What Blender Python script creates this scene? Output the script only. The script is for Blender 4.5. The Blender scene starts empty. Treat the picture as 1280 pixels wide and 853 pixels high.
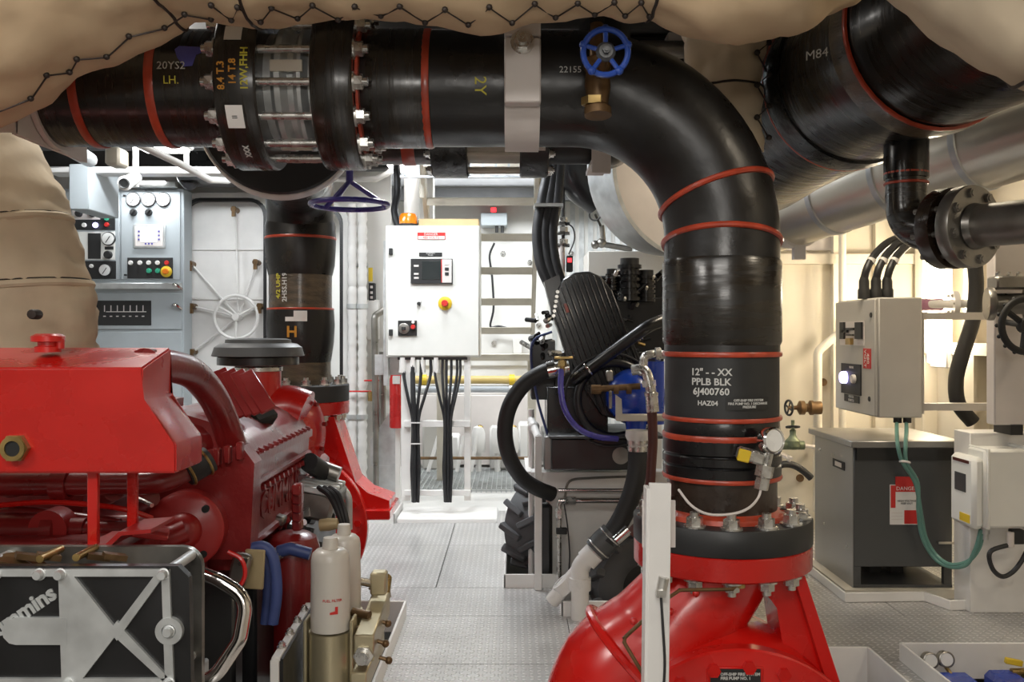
import bpy, bmesh, math, random
from mathutils import Vector as V, Matrix, noise
from mathutils.bvhtree import BVHTree
random.seed(7)
S = bpy.context.scene
COL = S.collection
PI = math.pi

# ------------------------------------------------------------------ camera
cd = bpy.data.cameras.new('camera'); cam = bpy.data.objects.new('camera', cd); COL.objects.link(cam)
cam.location = (0, 0, 1.4); cam.rotation_euler = (PI/2, 0, 0)
cd.sensor_width = 36; cd.lens = 36*1150/1280; cd.shift_y = -8.5/1280; cd.clip_start = .02
S.camera = cam
# ------------------------------------------------------------------ world, lamps, exposure
W = bpy.data.worlds.new('world'); S.world = W; W.use_nodes = True
W.node_tree.nodes['Background'].inputs[0].default_value = (.9, .95, 1, 1)
W.node_tree.nodes['Background'].inputs[1].default_value = .02
S.view_settings.view_transform = 'Standard'; S.view_settings.look = 'None'
S.view_settings.exposure = 0.0; S.view_settings.gamma = 1; S.view_settings.use_curve_mapping = False
def area(name, loc, rot, sx, sy, power, col):
    l = bpy.data.lights.new(name, 'AREA'); l.shape = 'RECTANGLE'; l.size = sx; l.size_y = sy
    l.energy = power; l.color = col
    o = bpy.data.objects.new(name, l); COL.objects.link(o); o.location = loc; o.rotation_euler = rot
    return o
COOL, NEUT, WARM = (.93, .97, 1), (1, .96, .9), (1, .86, .66)
area('deckhead_lamp', (-.35, 8.9, 3.0), (0, 0, 0), 1.6, .5, 105, COOL)
area('deckhead_lamp', (-.55, 5.9, 3.0), (0, 0, 0), .4, 1.5, 105, COOL)
area('deckhead_lamp', (-2.2, 6.1, 2.9), (.5, 0, 0), 1.2, .3, 84, COOL)
area('deckhead_lamp', (1.6, 8.6, 2.95), (0, 0, 0), .5, 1.2, 62, COOL)
area('deckhead_lamp', (1.7, 4.6, 3.0), (0, 0, 0), .4, 1.2, 46, WARM)
area('deckhead_lamp', (2.5, 1.2, 2.9), (0, .5, 0), .4, 1.2, 40, WARM)
area('deckhead_lamp', (-.25, -.6, 2.95), (.45, 0, 0), 1.6, .5, 40, NEUT)
area('bulkhead_lamp', (.1, -1.5, 1.95), (PI/2, 0, 0), 1.2, .4, 22, NEUT)
area('deckhead_lamp', (-1.7, 3.6, 3.0), (0, 0, 0), .3, 1.2, 34, NEUT)  # added fill, no fixture of its own: brightens the valve flange behind the header
area('deckhead_lamp', (-2.3, .4, 2.95), (.2, -.4, 0), .5, 1.2, 46, NEUT)

# ------------------------------------------------------------------ helpers
F = 1150.0
def at(px, py, Z):                     # the point at depth Z seen at a photograph pixel
    return V(((px-640)/F*Z, Z, 1.4-(py-418)/F*Z))
def L(px, Z): return px/F*Z            # a length in photograph pixels at depth Z
OFF = {}
def frame(axis):
    w = V(axis).normalized()
    u = w.cross(V((0, 0, 1))) if abs(w.z) < .95 else V((1, 0, 0)).cross(w).cross(w)*-1
    if u.length < 1e-6: u = V((1, 0, 0))
    u.normalize(); v = w.cross(u)
    return u, v, w
def fillet(pts, rad, n=8):             # a polyline with rounded corners
    pts = [V(p) for p in pts]; out = [pts[0]]
    for i in range(1, len(pts)-1):
        a, b, c = pts[i-1], pts[i], pts[i+1]
        d1 = (a-b).normalized(); d2 = (c-b).normalized()
        ang = d1.angle(d2)
        r = rad[i-1] if isinstance(rad, (list, tuple)) else rad
        if ang > PI-.02: out.append(b); continue
        t = min(r/math.tan(ang/2), .499*(a-b).length if i > 1 else .98*(a-b).length, .499*(c-b).length if i < len(pts)-2 else .98*(c-b).length)
        r = t*math.tan(ang/2)
        bis = (d1+d2).normalized(); cen = b+bis*(r/math.sin(ang/2))
        p1 = b+d1*t; p2 = b+d2*t; e1 = (p1-cen); e2 = (p2-cen); tot = e1.angle(e2)
        for k in range(n+1):
            f = k/n
            out.append(cen+(e1*math.sin((1-f)*tot)+e2*math.sin(f*tot))/math.sin(tot))
    out.append(pts[-1]); return out
def spline(pts, n=6):                  # Catmull-Rom
    pts = [V(p) for p in pts]; P = [pts[0]*2-pts[1]]+pts+[pts[-1]*2-pts[-2]]; out = []
    for i in range(1, len(P)-2):
        a, b, c, d = P[i-1:i+3]
        for k in range(n):
            t = k/n
            out.append(.5*((2*b)+(c-a)*t+(2*a-5*b+4*c-d)*t*t+(3*b-a-3*c+d)*t**3))
    out.append(pts[-1]); return out
class MB:
    def __init__(s): s.bm = bmesh.new()
    def box(s, c, size, rot=None, bevel=0, seg=1):
        r = bmesh.ops.create_cube(s.bm, size=1)
        vs = r['verts']
        for v in vs: v.co = V((v.co.x*size[0], v.co.y*size[1], v.co.z*size[2]))
        if bevel:
            es = list({e for v in vs for e in v.link_edges})
            rr = bmesh.ops.bevel(s.bm, geom=es, offset=min(bevel, .45*min(size)), segments=seg, affect='EDGES', profile=.5)
            vs = list({v for f in rr['faces'] for v in f.verts}|{v for v in vs if v.is_valid})
        if rot is not None:
            m = rot if isinstance(rot, Matrix) else Matrix.Rotation(rot[2], 3, 'Z')@Matrix.Rotation(rot[1], 3, 'Y')@Matrix.Rotation(rot[0], 3, 'X')
            for v in vs: v.co = m@v.co
        c = V(c)
        for v in vs: v.co += c
        return s
    def bx(s, x0, x1, y0, y1, z0, z1, bevel=0):
        return s.box(((x0+x1)/2, (y0+y1)/2, (z0+z1)/2), (abs(x1-x0), abs(y1-y0), abs(z1-z0)), None, bevel)
    def tube(s, pts, r, n=14, cap=True, closed=False, n_ell=1):
        pts = [V(p) for p in pts]; N = len(pts); rings = []
        rr = r if isinstance(r, (list, tuple)) else [r]*N
        up = None
        for i, p in enumerate(pts):
            if closed: t = pts[(i+1) % N]-pts[i-1]
            else: t = pts[min(i+1, N-1)]-pts[max(i-1, 0)]
            if t.length < 1e-9: t = V((0, 0, 1))
            t.normalize()
            if up is None: up = frame(t)[0]
            up = (up-t*up.dot(t))
            if up.length < 1e-6: up = frame(t)[0]
            up.normalize(); b = t.cross(up)
            rings.append([s.bm.verts.new(p+(up*math.cos(2*PI*k/n)+b*math.sin(2*PI*k/n)*n_ell)*rr[i]) for k in range(n)])
        for i in range(N if closed else N-1):
            A, B = rings[i], rings[(i+1) % N]
            for k in range(n): s.bm.faces.new((A[k], A[(k+1) % n], B[(k+1) % n], B[k]))
        if cap and not closed:
            s.bm.faces.new(list(reversed(rings[0]))); s.bm.faces.new(rings[-1])
        return s
    def cyl(s, a, b, r, r2=None, n=16, cap=True):
        return s.tube([a, b], [r, r if r2 is None else r2], n, cap)
    def lathe(s, prof, o, axis=(0, 0, 1), n=32):   # prof: (radius, height along axis)
        u, v, w = frame(axis); o = V(o); rings = []
        for r, h in prof:
            if r < 1e-6: rings.append([s.bm.verts.new(o+w*h)])
            else: rings.append([s.bm.verts.new(o+w*h+(u*math.cos(2*PI*k/n)+v*math.sin(2*PI*k/n))*r) for k in range(n)])
        for A, B in zip(rings, rings[1:]):
            for k in range(n):
                j = (k+1) % n
                if len(A) == 1 and len(B) == 1: break
                if len(A) == 1: s.bm.faces.new((A[0], B[j], B[k]))
                elif len(B) == 1: s.bm.faces.new((A[k], A[j], B[0]))
                else: s.bm.faces.new((A[k], A[j], B[j], B[k]))
        return s
    def washer(s, o, axis, ri, ro, h, n=32):       # a ring with thickness
        return s.lathe([(ri, 0), (ro, 0), (ro, h), (ri, h), (ri, 0)], o, axis, n)
    def torus(s, c, axis, R, r, n=32, m=8, a0=0, a1=2*PI):
        u, v, w = frame(axis); c = V(c); full = abs(a1-a0) > 2*PI-.01
        k = n if full else n+1
        return s.tube([c+(u*math.cos(a0+(a1-a0)*i/n)+v*math.sin(a0+(a1-a0)*i/n))*R for i in range(k)], r, m, closed=full)
    def prism(s, poly, o, u, v, d):                # polygon in plane (u,v) at o, thickness d along u x v
        o, u, v = V(o), V(u), V(v); w = u.cross(v).normalized()*d
        A = [s.bm.verts.new(o+u*p[0]+v*p[1]) for p in poly]
        B = [s.bm.verts.new(q.co+w) for q in A]; n = len(A)
        s.bm.faces.new(list(reversed(A))); s.bm.faces.new(B)
        for i in range(n): s.bm.faces.new((A[i], A[(i+1) % n], B[(i+1) % n], B[i]))
        return s
    def sphere(s, c, r, sc=(1, 1, 1), n=16):
        q = bmesh.ops.create_uvsphere(s.bm, u_segments=n, v_segments=max(6, n//2), radius=r)
        for v in q['verts']: v.co = V((v.co.x*sc[0], v.co.y*sc[1], v.co.z*sc[2]))+V(c)
        return s
    def hexa(s, c, axis, r, h): w = V(axis).normalized(); return s.tube([V(c), V(c)+w*h], r, 6)
    def mesh(s, name, m, ang=38):
        bmesh.ops.recalc_face_normals(s.bm, faces=s.bm.faces)
        ca = math.radians(ang)
        for f in s.bm.faces: f.smooth = True
        for e in s.bm.edges:
            if len(e.link_faces) == 2:
                e.smooth = e.calc_face_angle(0) < ca
        me = bpy.data.meshes.new(name); s.bm.to_mesh(me); s.bm.free(); me.materials.append(m)
        return me
    def obj(s, name, m, parent=None, ang=38, label=None):
        if parent is not None:
            d = OFF[parent.name]
            for v in s.bm.verts: v.co -= d
        me = s.mesh(name, m, ang)
        o = bpy.data.objects.new(name, me); COL.objects.link(o); o.parent = parent
        OFF[o.name] = OFF[parent.name] if parent is not None else V((0, 0, 0))
        if label: o['label'] = label
        return o
    def solo(s, name, m, label, cat, group=None, ang=38):   # a thing that is one mesh, its origin at its foot
        zs = min(v.co.z for v in s.bm.verts); cx = sum((v.co for v in s.bm.verts), V())/len(s.bm.verts)
        base = V((cx.x, cx.y, zs))
        for v in s.bm.verts: v.co -= base
        o = bpy.data.objects.new(name, s.mesh(name, m, ang)); COL.objects.link(o); o.location = base
        OFF[o.name] = base
        return tag(o, label, cat, group)
def tag(o, label, cat, group=None):
    o['label'] = label; o['category'] = cat
    if group: o['group'] = group
    return o
def thing(name, label, cat, loc=(0, 0, 0), group=None):
    o = bpy.data.objects.new(name, None); COL.objects.link(o); o.location = loc; o.empty_display_size = .05
    OFF[o.name] = V(loc)
    return tag(o, label, cat, group)
def struct(o): o['kind'] = 'structure'; return o
def inst(me, name, loc, axis, parent, sc=1, roll=0):        # a copy of a shared mesh built along +Z
    o = bpy.data.objects.new(name, me); COL.objects.link(o); o.parent = parent
    o.location = V(loc)-(OFF[parent.name] if parent is not None else V((0, 0, 0)))
    q = V((0, 0, 1)).rotation_difference(V(axis).normalized())
    if roll: q = q@Matrix.Rotation(roll, 3, 'Z').to_quaternion()
    o.rotation_mode = 'QUATERNION'; o.rotation_quaternion = q; o.scale = (sc, sc, sc)
    OFF[o.name] = V(loc)
    return o
def text_mesh(body, h, ext=.0006, align='CENTER', bold=0, space=1):
    c = bpy.data.curves.new('letters', 'FONT'); c.body = body; c.size = h; c.extrude = ext; c.offset = bold
    c.align_x = align; c.align_y = 'CENTER'; c.resolution_u = 2; c.space_character = space
    o = bpy.data.objects.new('letters', c); COL.objects.link(o)
    bpy.context.view_layer.update()
    me = bpy.data.meshes.new_from_object(o.evaluated_get(bpy.context.evaluated_depsgraph_get()))
    bpy.data.objects.remove(o); bpy.data.curves.remove(c)
    return me
def text(body, o, u, v, h, m, parent, name='lettering', fn=None, **k):
    me = text_mesh(body, h, **k); o = V(o); u = V(u).normalized(); v = V(v).normalized(); w = u.cross(v)
    d = OFF[parent.name]
    for q in me.vertices:
        q.co = (fn(q.co.x, q.co.y, q.co.z) if fn else o+u*q.co.x+v*q.co.y+w*q.co.z)-d
    me.materials.clear(); me.materials.append(m)
    ob = bpy.data.objects.new(name, me); COL.objects.link(ob); ob.parent = parent; OFF[ob.name] = d
    return ob

# ------------------------------------------------------------------ materials
def mat(name, col, rough=.5, metal=0, var=.12, scale=6, bump=0, bscale=80, coat=0, dark=None, stretch=None, spec=.5, rvar=.1):
    m = bpy.data.materials.new(name); m.use_nodes = True
    nt = m.node_tree; N = nt.nodes; b = N['Principled BSDF']; lk = nt.links.new
    b.inputs['Metallic'].default_value = metal; b.inputs['Coat Weight'].default_value = coat; b.inputs['Coat Roughness'].default_value = .15
    b.inputs['Specular IOR Level'].default_value = spec
    tc = N.new('ShaderNodeTexCoord'); mp = N.new('ShaderNodeMapping'); lk(tc.outputs['Object'], mp.inputs[0])
    if stretch: mp.inputs['Scale'].default_value = stretch
    nz = N.new('ShaderNodeTexNoise'); nz.inputs['Scale'].default_value = scale; nz.inputs['Detail'].default_value = 5; lk(mp.outputs[0], nz.inputs['Vector'])
    rp = N.new('ShaderNodeValToRGB'); lk(nz.outputs[0], rp.inputs[0])
    lo = [c*(1-var) for c in col] if dark is None else dark
    rp.color_ramp.elements[0].position = .35; rp.color_ramp.elements[1].position = .65
    rp.color_ramp.elements[0].color = (*lo, 1); rp.color_ramp.elements[1].color = (*[min(1, c*(1+var*.5)) for c in col], 1)
    lk(rp.outputs[0], b.inputs['Base Color'])
    mr = N.new('ShaderNodeMapRange'); lk(nz.outputs[0], mr.inputs[0]); mr.inputs[1].default_value = .3; mr.inputs[2].default_value = .7
    mr.inputs[3].default_value = max(.02, rough-rvar); mr.inputs[4].default_value = min(1, rough+rvar); lk(mr.outputs[0], b.inputs['Roughness'])
    if bump:
        n2 = N.new('ShaderNodeTexNoise'); n2.inputs['Scale'].default_value = bscale; n2.inputs['Detail'].default_value = 3; lk(mp.outputs[0], n2.inputs['Vector'])
        bp = N.new('ShaderNodeBump'); bp.inputs['Strength'].default_value = bump; bp.inputs['Distance'].default_value = .01
        lk(n2.outputs[0], bp.inputs['Height']); lk(bp.outputs[0], b.inputs['Normal'])
    return m
def glow(name, col, power):
    m = bpy.data.materials.new(name); m.use_nodes = True; b = m.node_tree.nodes['Principled BSDF']
    b.inputs['Base Color'].default_value = (*col, 1); b.inputs['Emission Color'].default_value = (*col, 1); b.inputs['Emission Strength'].default_value = power
    return m
M = {}
M['red'] = mat('bright_red_paint', (.50, .010, .006), .3, var=.1, coat=.4, bump=.04, bscale=30)
M['pump_red'] = mat('pump_red_paint', (.60, .009, .006), .28, var=.08, coat=.5, bump=.05, bscale=25)
M['maroon'] = mat('engine_red_paint', (.20, .010, .010), .34, var=.2, coat=.5, bump=.10, bscale=60)
M['midred'] = mat('accessory_red_paint', (.33, .011, .010), .45, var=.12, coat=.1, bump=.08, bscale=40)
M['band'] = mat('orange_red_band', (.46, .055, .022), .4, var=.25, scale=20, coat=.3)
M['wrap'] = mat('black_resin_wrap', (.011, .011, .012), .34, var=.3, scale=7, bump=.16, bscale=18, dark=(.014, .012, .010), rvar=.14)
for _k, _s in (('wrap_x', (34, 2, 2)), ('wrap_y', (2, 34, 4)), ('wrap_z', (3, 3, 26))):   # wound tape, ridges across the pipe's axis
    M[_k] = mat('black_tape_'+_k[-1]+'_wound', (.012, .0115, .011), .28, var=.3, scale=1.6, bump=.26, bscale=1.0, dark=(.020, .015, .010), stretch=_s, rvar=.08, coat=.3)
M['wrap_ring'] = mat('black_wound_wrap', (.014, .014, .015), .3, var=.3, scale=12, bump=.4, bscale=30, stretch=(1, 1, 1), rvar=.1)
M['brownwrap'] = mat('brown_glass_fibre_wrap', (.11, .078, .046), .35, var=.3, scale=9, bump=.3, bscale=50, dark=(.045, .034, .024), stretch=(1, 1, 3), coat=.3)
M['darkbrown'] = mat('dark_brown_wrap', (.028, .017, .011), .32, var=.4, scale=9, bump=.2, bscale=40, coat=.3)
M['graywrap'] = mat('dark_grey_pipe', (.022, .023, .024), .5, var=.2)
M['lag'] = mat('beige_lagging_cloth', (.60, .45, .29), .85, var=.12, scale=4, bump=.55, bscale=7, spec=.2)
M['lag_light'] = mat('pale_lagging_cloth', (.66, .55, .40), .85, var=.14, scale=4, bump=.6, bscale=7, spec=.2)
M['lace'] = mat('dark_lacing_wire', (.05, .04, .035), .5, metal=.5)
M['steel'] = mat('zinc_steel', (.66, .65, .62), .28, metal=.9, var=.2, scale=30)
M['chrome'] = mat('polished_steel', (.74, .72, .70), .14, metal=1, var=.06)
M['stainless'] = mat('grey_steel_pipe', (.30, .285, .26), .36, metal=.85, var=.25, scale=9)
M['clad'] = mat('aluminium_cladding', (.76, .72, .62), .32, metal=.7, var=.04, scale=5, rvar=.03)
M['galv'] = mat('galvanised_sheet', (.62, .64, .64), .42, metal=.6, var=.14, scale=14)
M['white'] = mat('white_gloss_paint', (.78, .765, .74), .4, var=.05)
M['panelwhite'] = mat('cabinet_white', (.80, .80, .76), .45, var=.03)
M['wallwhite'] = mat('bulkhead_white', (.74, .73, .70), .5, var=.06, scale=2)
M['wallwarm'] = mat('side_white', (.74, .68, .56), .5, var=.07, scale=2)
M['strap'] = mat('pale_strap_paint', (.70, .65, .62), .5, var=.05)
M['greyboard'] = mat('switchboard_grey', (.40, .44, .46), .5, var=.04)
M['greycab'] = mat('cabinet_grey', (.50, .48, .44), .5, var=.04)
M['xfmr'] = mat('transformer_grey', (.085, .088, .09), .42, metal=.3, var=.04)
M['xfmr_lid'] = mat('transformer_lid', (.27, .265, .255), .34, metal=.6, var=.03, rvar=.04)
M['cream'] = mat('cream_ladder_paint', (.62, .58, .49), .5, var=.1)
M['black'] = mat('black_paint', (.012, .012, .013), .38, var=.3, coat=.2)
M['blackgloss'] = mat('black_gloss', (.006, .006, .007), .3, var=.3, coat=.2)
M['rubber'] = mat('black_rubber', (.018, .018, .019), .6, var=.2)
M['tread'] = mat('grey_black_rubber', (.075, .076, .08), .7, var=.2)
M['cable'] = mat('cable_black', (.02, .02, .022), .45, var=.2)
M['blue'] = mat('blue_enamel', (.012, .055, .42), .28, var=.15, coat=.4)
M['wheelblue'] = mat('blue_handwheel_paint', (.02, .07, .36), .3, var=.15, coat=.3)
M['violet'] = mat('violet_blue_paint', (.075, .065, .36), .3, var=.1, coat=.3)
M['hoseblue'] = mat('blue_hose', (.05, .075, .22), .5, var=.15)
M['hosegreen'] = mat('green_conduit', (.12, .26, .22), .4, var=.12)
M['hosered'] = mat('dark_red_hose', (.085, .02, .014), .45, var=.2)
M['brass'] = mat('brass', (.42, .29, .11), .35, metal=.8, var=.25, scale=20)
M['bronze'] = mat('dull_bronze', (.17, .10, .045), .45, metal=.6, var=.3, scale=20)
M['gold'] = mat('pale_gold_anodised', (.50, .44, .29), .38, metal=.65, var=.1)
M['filter'] = mat('ivory_filter_shell', (.62, .59, .53), .35, var=.04, coat=.2)
M['airlid'] = mat('grey_plastic_lid', (.10, .105, .11), .5, var=.08)
M['dark'] = mat('dark_void', (.012, .012, .012), .8)
M['bilge'] = mat('bilge_grey', (.10, .095, .09), .6, var=.3, scale=3)
M['deckhead'] = mat('deckhead_dark', (.09, .09, .09), .8, var=.3, scale=3)
M['yellow'] = mat('yellow_plastic', (.75, .52, .03), .4)
M['orange'] = mat('orange_beacon_lens', (.85, .22, .01), .2, coat=.5)
M['signred'] = mat('sign_red', (.62, .03, .025), .5, var=.02)
M['paper'] = mat('white_label', (.80, .78, .75), .6, var=.04)
M['ink_y'] = mat('yellow_paint_marker', (.62, .56, .06), .6)
M['ink_o'] = mat('orange_paint_marker', (.62, .28, .03), .6)
M['ink_w'] = mat('white_paint_marker', (.62, .62, .60), .6)
M['ink_b'] = mat('blue_paint_marker', (.10, .10, .42), .6)
M['inkblack'] = mat('black_lettering', (.02, .02, .02), .6)
M['card'] = mat('cardboard_tan', (.60, .44, .24), .7)
M['tan'] = mat('tan_metal', (.42, .33, .18), .5, metal=.3)
M['screen'] = mat('dark_screen', (.03, .035, .035), .15, coat=.5)
M['gauge'] = mat('gauge_face', (.82, .82, .80), .3)
M['green'] = mat('green_indicator', (.05, .40, .24), .3)
M['pvc'] = mat('white_pvc', (.74, .72, .69), .35, var=.04)
M['verdigris'] = mat('green_bronze', (.16, .19, .12), .5, metal=.4, var=.3, scale=30)
M['fire'] = mat('fire_extinguisher_red', (.60, .02, .02), .3, coat=.3)
M['ochre'] = mat('ochre_pipe', (.60, .44, .16), .45, var=.1)
M['greypipe'] = mat('grey_pipe_paint', (.40, .43, .46), .45, var=.1)
M['plum'] = mat('lilac_tape', (.50, .24, .36), .5)
M['lamp'] = glow('lit_diffuser', (1, .98, .96), 9)
M['warmlamp'] = glow('lit_warm_diffuser', (1, .92, .74), 16)
M['lcd'] = glow('lit_screen', (.72, .74, 1), 2.2)
M['led_v'] = glow('lit_violet_lamp', (.55, .5, 1), 4)
M['led_r'] = glow('lit_red_digits', (1, .04, .05), 2.5)
M['led_w'] = glow('lit_white_lamp', (1, 1, 1), 1.5)

def tread_plate(name, col, s=.032):    # chequer plate: raised lozenges in alternating directions
    m = mat(name, col, .36, metal=.6, var=.10, scale=3, rvar=.05); nt = m.node_tree; N = nt.nodes; lk = nt.links.new
    def mt(op, a, b=None, c=None):
        n = N.new('ShaderNodeMath'); n.operation = op
        for i, x in enumerate((a, b, c)):
            if x is None: continue
            if isinstance(x, (int, float)): n.inputs[i].default_value = x
            else: lk(x, n.inputs[i])
        return n.outputs[0]
    tc = N.new('ShaderNodeTexCoord'); sp = N.new('ShaderNodeSeparateXYZ'); lk(tc.outputs['Object'], sp.inputs[0])
    u = mt('DIVIDE', sp.outputs[0], s); v = mt('DIVIDE', sp.outputs[1], s)
    p = mt('SUBTRACT', mt('FRACT', u), .5); q = mt('SUBTRACT', mt('FRACT', v), .5)
    par = mt('FLOORED_MODULO', mt('ADD', mt('FLOOR', u), mt('FLOOR', v)), 2)
    sg = mt('SUBTRACT', 1, mt('MULTIPLY', par, 2))
    a = mt('MULTIPLY', mt('ADD', p, mt('MULTIPLY', sg, q)), .707); b = mt('MULTIPLY', mt('SUBTRACT', p, mt('MULTIPLY', sg, q)), .707)
    d = mt('ADD', mt('POWER', mt('DIVIDE', a, .50), 2), mt('POWER', mt('DIVIDE', b, .17), 2))
    h = N.new('ShaderNodeMapRange'); h.interpolation_type = 'SMOOTHSTEP'; lk(d, h.inputs[0])
    h.inputs[1].default_value = 1.0; h.inputs[2].default_value = .3; h.inputs[3].default_value = 0; h.inputs[4].default_value = 1
    bp = N.new('ShaderNodeBump'); bp.inputs['Strength'].default_value = 1; bp.inputs['Distance'].default_value = .010
    lk(h.outputs[0], bp.inputs['Height']); lk(bp.outputs[0], N['Principled BSDF'].inputs['Normal'])
    b_ = N['Principled BSDF']; old = b_.inputs['Base Color'].links[0].from_socket
    mx = N.new('ShaderNodeMix'); mx.data_type = 'RGBA'; mx.blend_type = 'MULTIPLY'; mx.inputs['Factor'].default_value = 1   # raised lozenges worn bright, ground dull
    lk(old, mx.inputs['A']); wr = N.new('ShaderNodeMapRange'); lk(h.outputs[0], wr.inputs[0]); wr.inputs[3].default_value = .74; wr.inputs[4].default_value = 1.2
    lk(wr.outputs[0], mx.inputs['B']); lk(mx.outputs['Result'], b_.inputs['Base Color'])
    return m
M['deck'] = tread_plate('chequer_plate', (.74, .73, .72))

# shared fastener meshes, built along +Z from the seat outward
def nut_mesh(name, r, m, stud=1.0, washer=True):
    b = MB()
    if washer: b.cyl((0, 0, 0), (0, 0, r*.22), r*1.35, n=14)
    b.hexa((0, 0, r*.2), (0, 0, 1), r, r*1.0); b.cyl((0, 0, r*1.1), (0, 0, r*(1.2+stud)), r*.58, n=10)
    return b.mesh(name, m)
NUT = nut_mesh('stud_nut', .021, M['steel'], .6)
NUTS = nut_mesh('small_nut', .012, M['steel'], .4)
BOLT_RED = MB().hexa((0, 0, 0), (0, 0, 1), .017, .016).mesh('red_bolt', M['pump_red'])
BOLT_MAR = MB().hexa((0, 0, 0), (0, 0, 1), .010, .016).mesh('cover_bolt', M['maroon'])
SCREW = MB().lathe([(.008, 0), (.008, .003), (.004, .006), (0, .006)], (0, 0, 0), n=10).mesh('screw', M['steel'])
def ring_of(me, name, c, axis, R, n, parent, a0=0, sc=1, only=None):
    u, v, w = frame(axis); c = V(c)
    for i in range(n):
        if only and not only(i): continue
        a = a0+2*PI*i/n
        inst(me, name, c+(u*math.cos(a)+v*math.sin(a))*R, axis, parent, sc)
# ================================================================== SETTING
b = MB(); b.bx(-4.4, 2.95, -1.6, 10.3, -.75, -.70)
floor = struct(b.obj('floor', M['bilge']))
def plate(x0, x1, y0, y1, t=.012):
    b = MB(); b.bx(x0, x1, y0, y1, -t, 0); b.obj('deck_plate', M['deck'], floor)
G = .0025
for x0, x1, y0, y1 in [(-.53, .27, -1.5, 2.2), (-.53, .27, 2.2, 3.9), (-.53, .27, 3.9, 4.57), (.27, 1.36, 3.9, 4.57), (1.36, 2.95, 3.95, 4.57),
                       (-1.2, .25, 4.57, 5.08), (-1.2, -.42, 5.08, 6.1), (-.42, -.04, 5.08, 6.1), (-1.2, -.42, 6.1, 7.3), (-.42, -.04, 6.1, 7.3),
                       (1.51, 1.67, -1.5, 3.95), (1.20, 1.95, 4.57, 6.6), (1.95, 2.95, 4.57, 6.6)]:
    plate(x0+G, x1-G, y0+G, y1-G)
def kick(p, q, h=.075, t=.012):        # a white kick plate along the edge p-q
    p = V((*p, 0)); q = V((*q, 0)); d = (q-p); a = math.atan2(d.y, d.x)
    b = MB(); b.box((p+q)/2+V((0, 0, h/2-.04)), (d.length+t, t, h+.08), (0, 0, a), bevel=.003); b.obj('kick_plate', M['white'], floor)
for p, q in [((-.04, 7.3), (-.04, 5.08)), ((-.04, 5.08), (.25, 5.08)), ((.25, 5.08), (.25, 4.57)), ((.25, 4.57), (1.2, 4.57)),
             ((-.53, 4.57), (-.53, 1.2)), ((-.53, 4.57), (-1.2, 4.57)), ((.27, 3.9), (1.51, 3.9)), ((1.51, 3.9), (1.51, 1.4)), ((.27, 3.9), (.27, 1.5)),
             ((1.67, 3.95), (2.95, 3.95)), ((1.67, 3.95), (1.67, 1.4)),
             ((-1.2, 4.57), (-1.2, 6.8)), ((-1.2, 6.8), (-.87, 6.8)), ((-.87, 6.8), (-.87, 7.3))]:
    kick(p, q)
b = MB(); b.bx(-1.2, 1.2, 7.34, 10.3, -.05, -.03); b.obj('lower_deck', M['wallwhite'], floor)
def grating(x0, x1, y0, y1, step=.045):
    b = MB(); x = x0
    while x < x1: b.bx(x, x+.006, y0, y1, -.03, 0); x += step
    y = y0
    while y < y1: b.bx(x0, x1, y, y+.008, -.02, -.002); y += .12
    o = b.obj('floor_grating', M['galv'], floor); o['kind'] = 'stuff'
grating(-1.0, .75, 8.3, 9.7)
# shell
def wall(name, x0, x1, y0, y1, z0, z1, m='wallwhite'): return struct(MB().bx(x0, x1, y0, y1, z0, z1).obj(name, M[m]))
wb = wall('wall_back', -4.4, 2.95, 10.3, 10.4, -.75, 3.2)
wl = wall('wall_left', -4.5, -4.4, -1.6, 10.4, -.75, 3.2)
wr = wall('wall_right', 2.95, 3.05, -1.6, 10.4, -.75, 3.2, 'wallwarm')
wf = wall('wall_front', -4.5, 3.05, -1.7, -1.6, -.75, 3.2)
ce = wall('ceiling', -4.5, 3.05, -1.7, 10.4, 3.1, 3.2, 'deckhead')
wq = struct(MB().bx(1.25, 2.95, 6.6, 6.66, -.75, 3.1).obj('wall_rear_right', M['wallwarm']))
for x in (1.75, 2.32, 2.62):
    MB().bx(x-.035, x+.035, 6.54, 6.6, -.1, 3.1).obj('stiffener', M['wallwarm'], wq)
MB().bx(1.25, 2.95, 6.52, 6.6, 1.90, 1.97).obj('stringer', M['wallwarm'], wq)
MB().bx(1.95, 2.35, 6.585, 6.6, 2.0, 2.8).obj('access_panel', M['strap'], wq)
for y in (4.2, 4.95, 5.7, 6.4):
    MB().bx(2.85, 2.95, y-.02, y+.02, -.7, 3.1).obj('frame_rib', M['wallwarm'], wr)
    MB().bx(2.83, 2.85, y-.06, y+.06, -.7, 3.1).obj('frame_flange', M['wallwarm'], wr)
MB().bx(2.83, 2.95, 4.0, 6.6, 1.27, 1.345).obj('stringer', M['wallwarm'], wr)
# left rear bulkhead around two doorways
wd = struct(MB().bx(-4.4, -2.93, 8.2, 8.26, -.75, 3.1).bx(-2.15, -2.02, 8.2, 8.26, -.75, 3.1).bx(-1.50, -1.08, 8.2, 8.26, -.75, 3.1)
            .bx(-2.93, -2.15, 8.2, 8.26, 2.62, 3.1).bx(-2.93, -2.15, 8.2, 8.26, -.75, .5).bx(-2.02, -1.5, 8.2, 8.26, 2.5, 3.1).bx(-2.02, -1.5, 8.2, 8.26, -.75, .45)
            .obj('wall_rear_left', M['wallwhite']))
def rrect(x0, x1, z0, z1, r, n=6):
    out = []
    for cx, cz, a in ((x1-r, z1-r, 0), (x0+r, z1-r, PI/2), (x0+r, z0+r, PI), (x1-r, z0+r, 1.5*PI)):
        for k in range(n+1):
            t = a+PI/2*k/n; out.append((cx+r*math.cos(t), cz+r*math.sin(t)))
    return out
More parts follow.
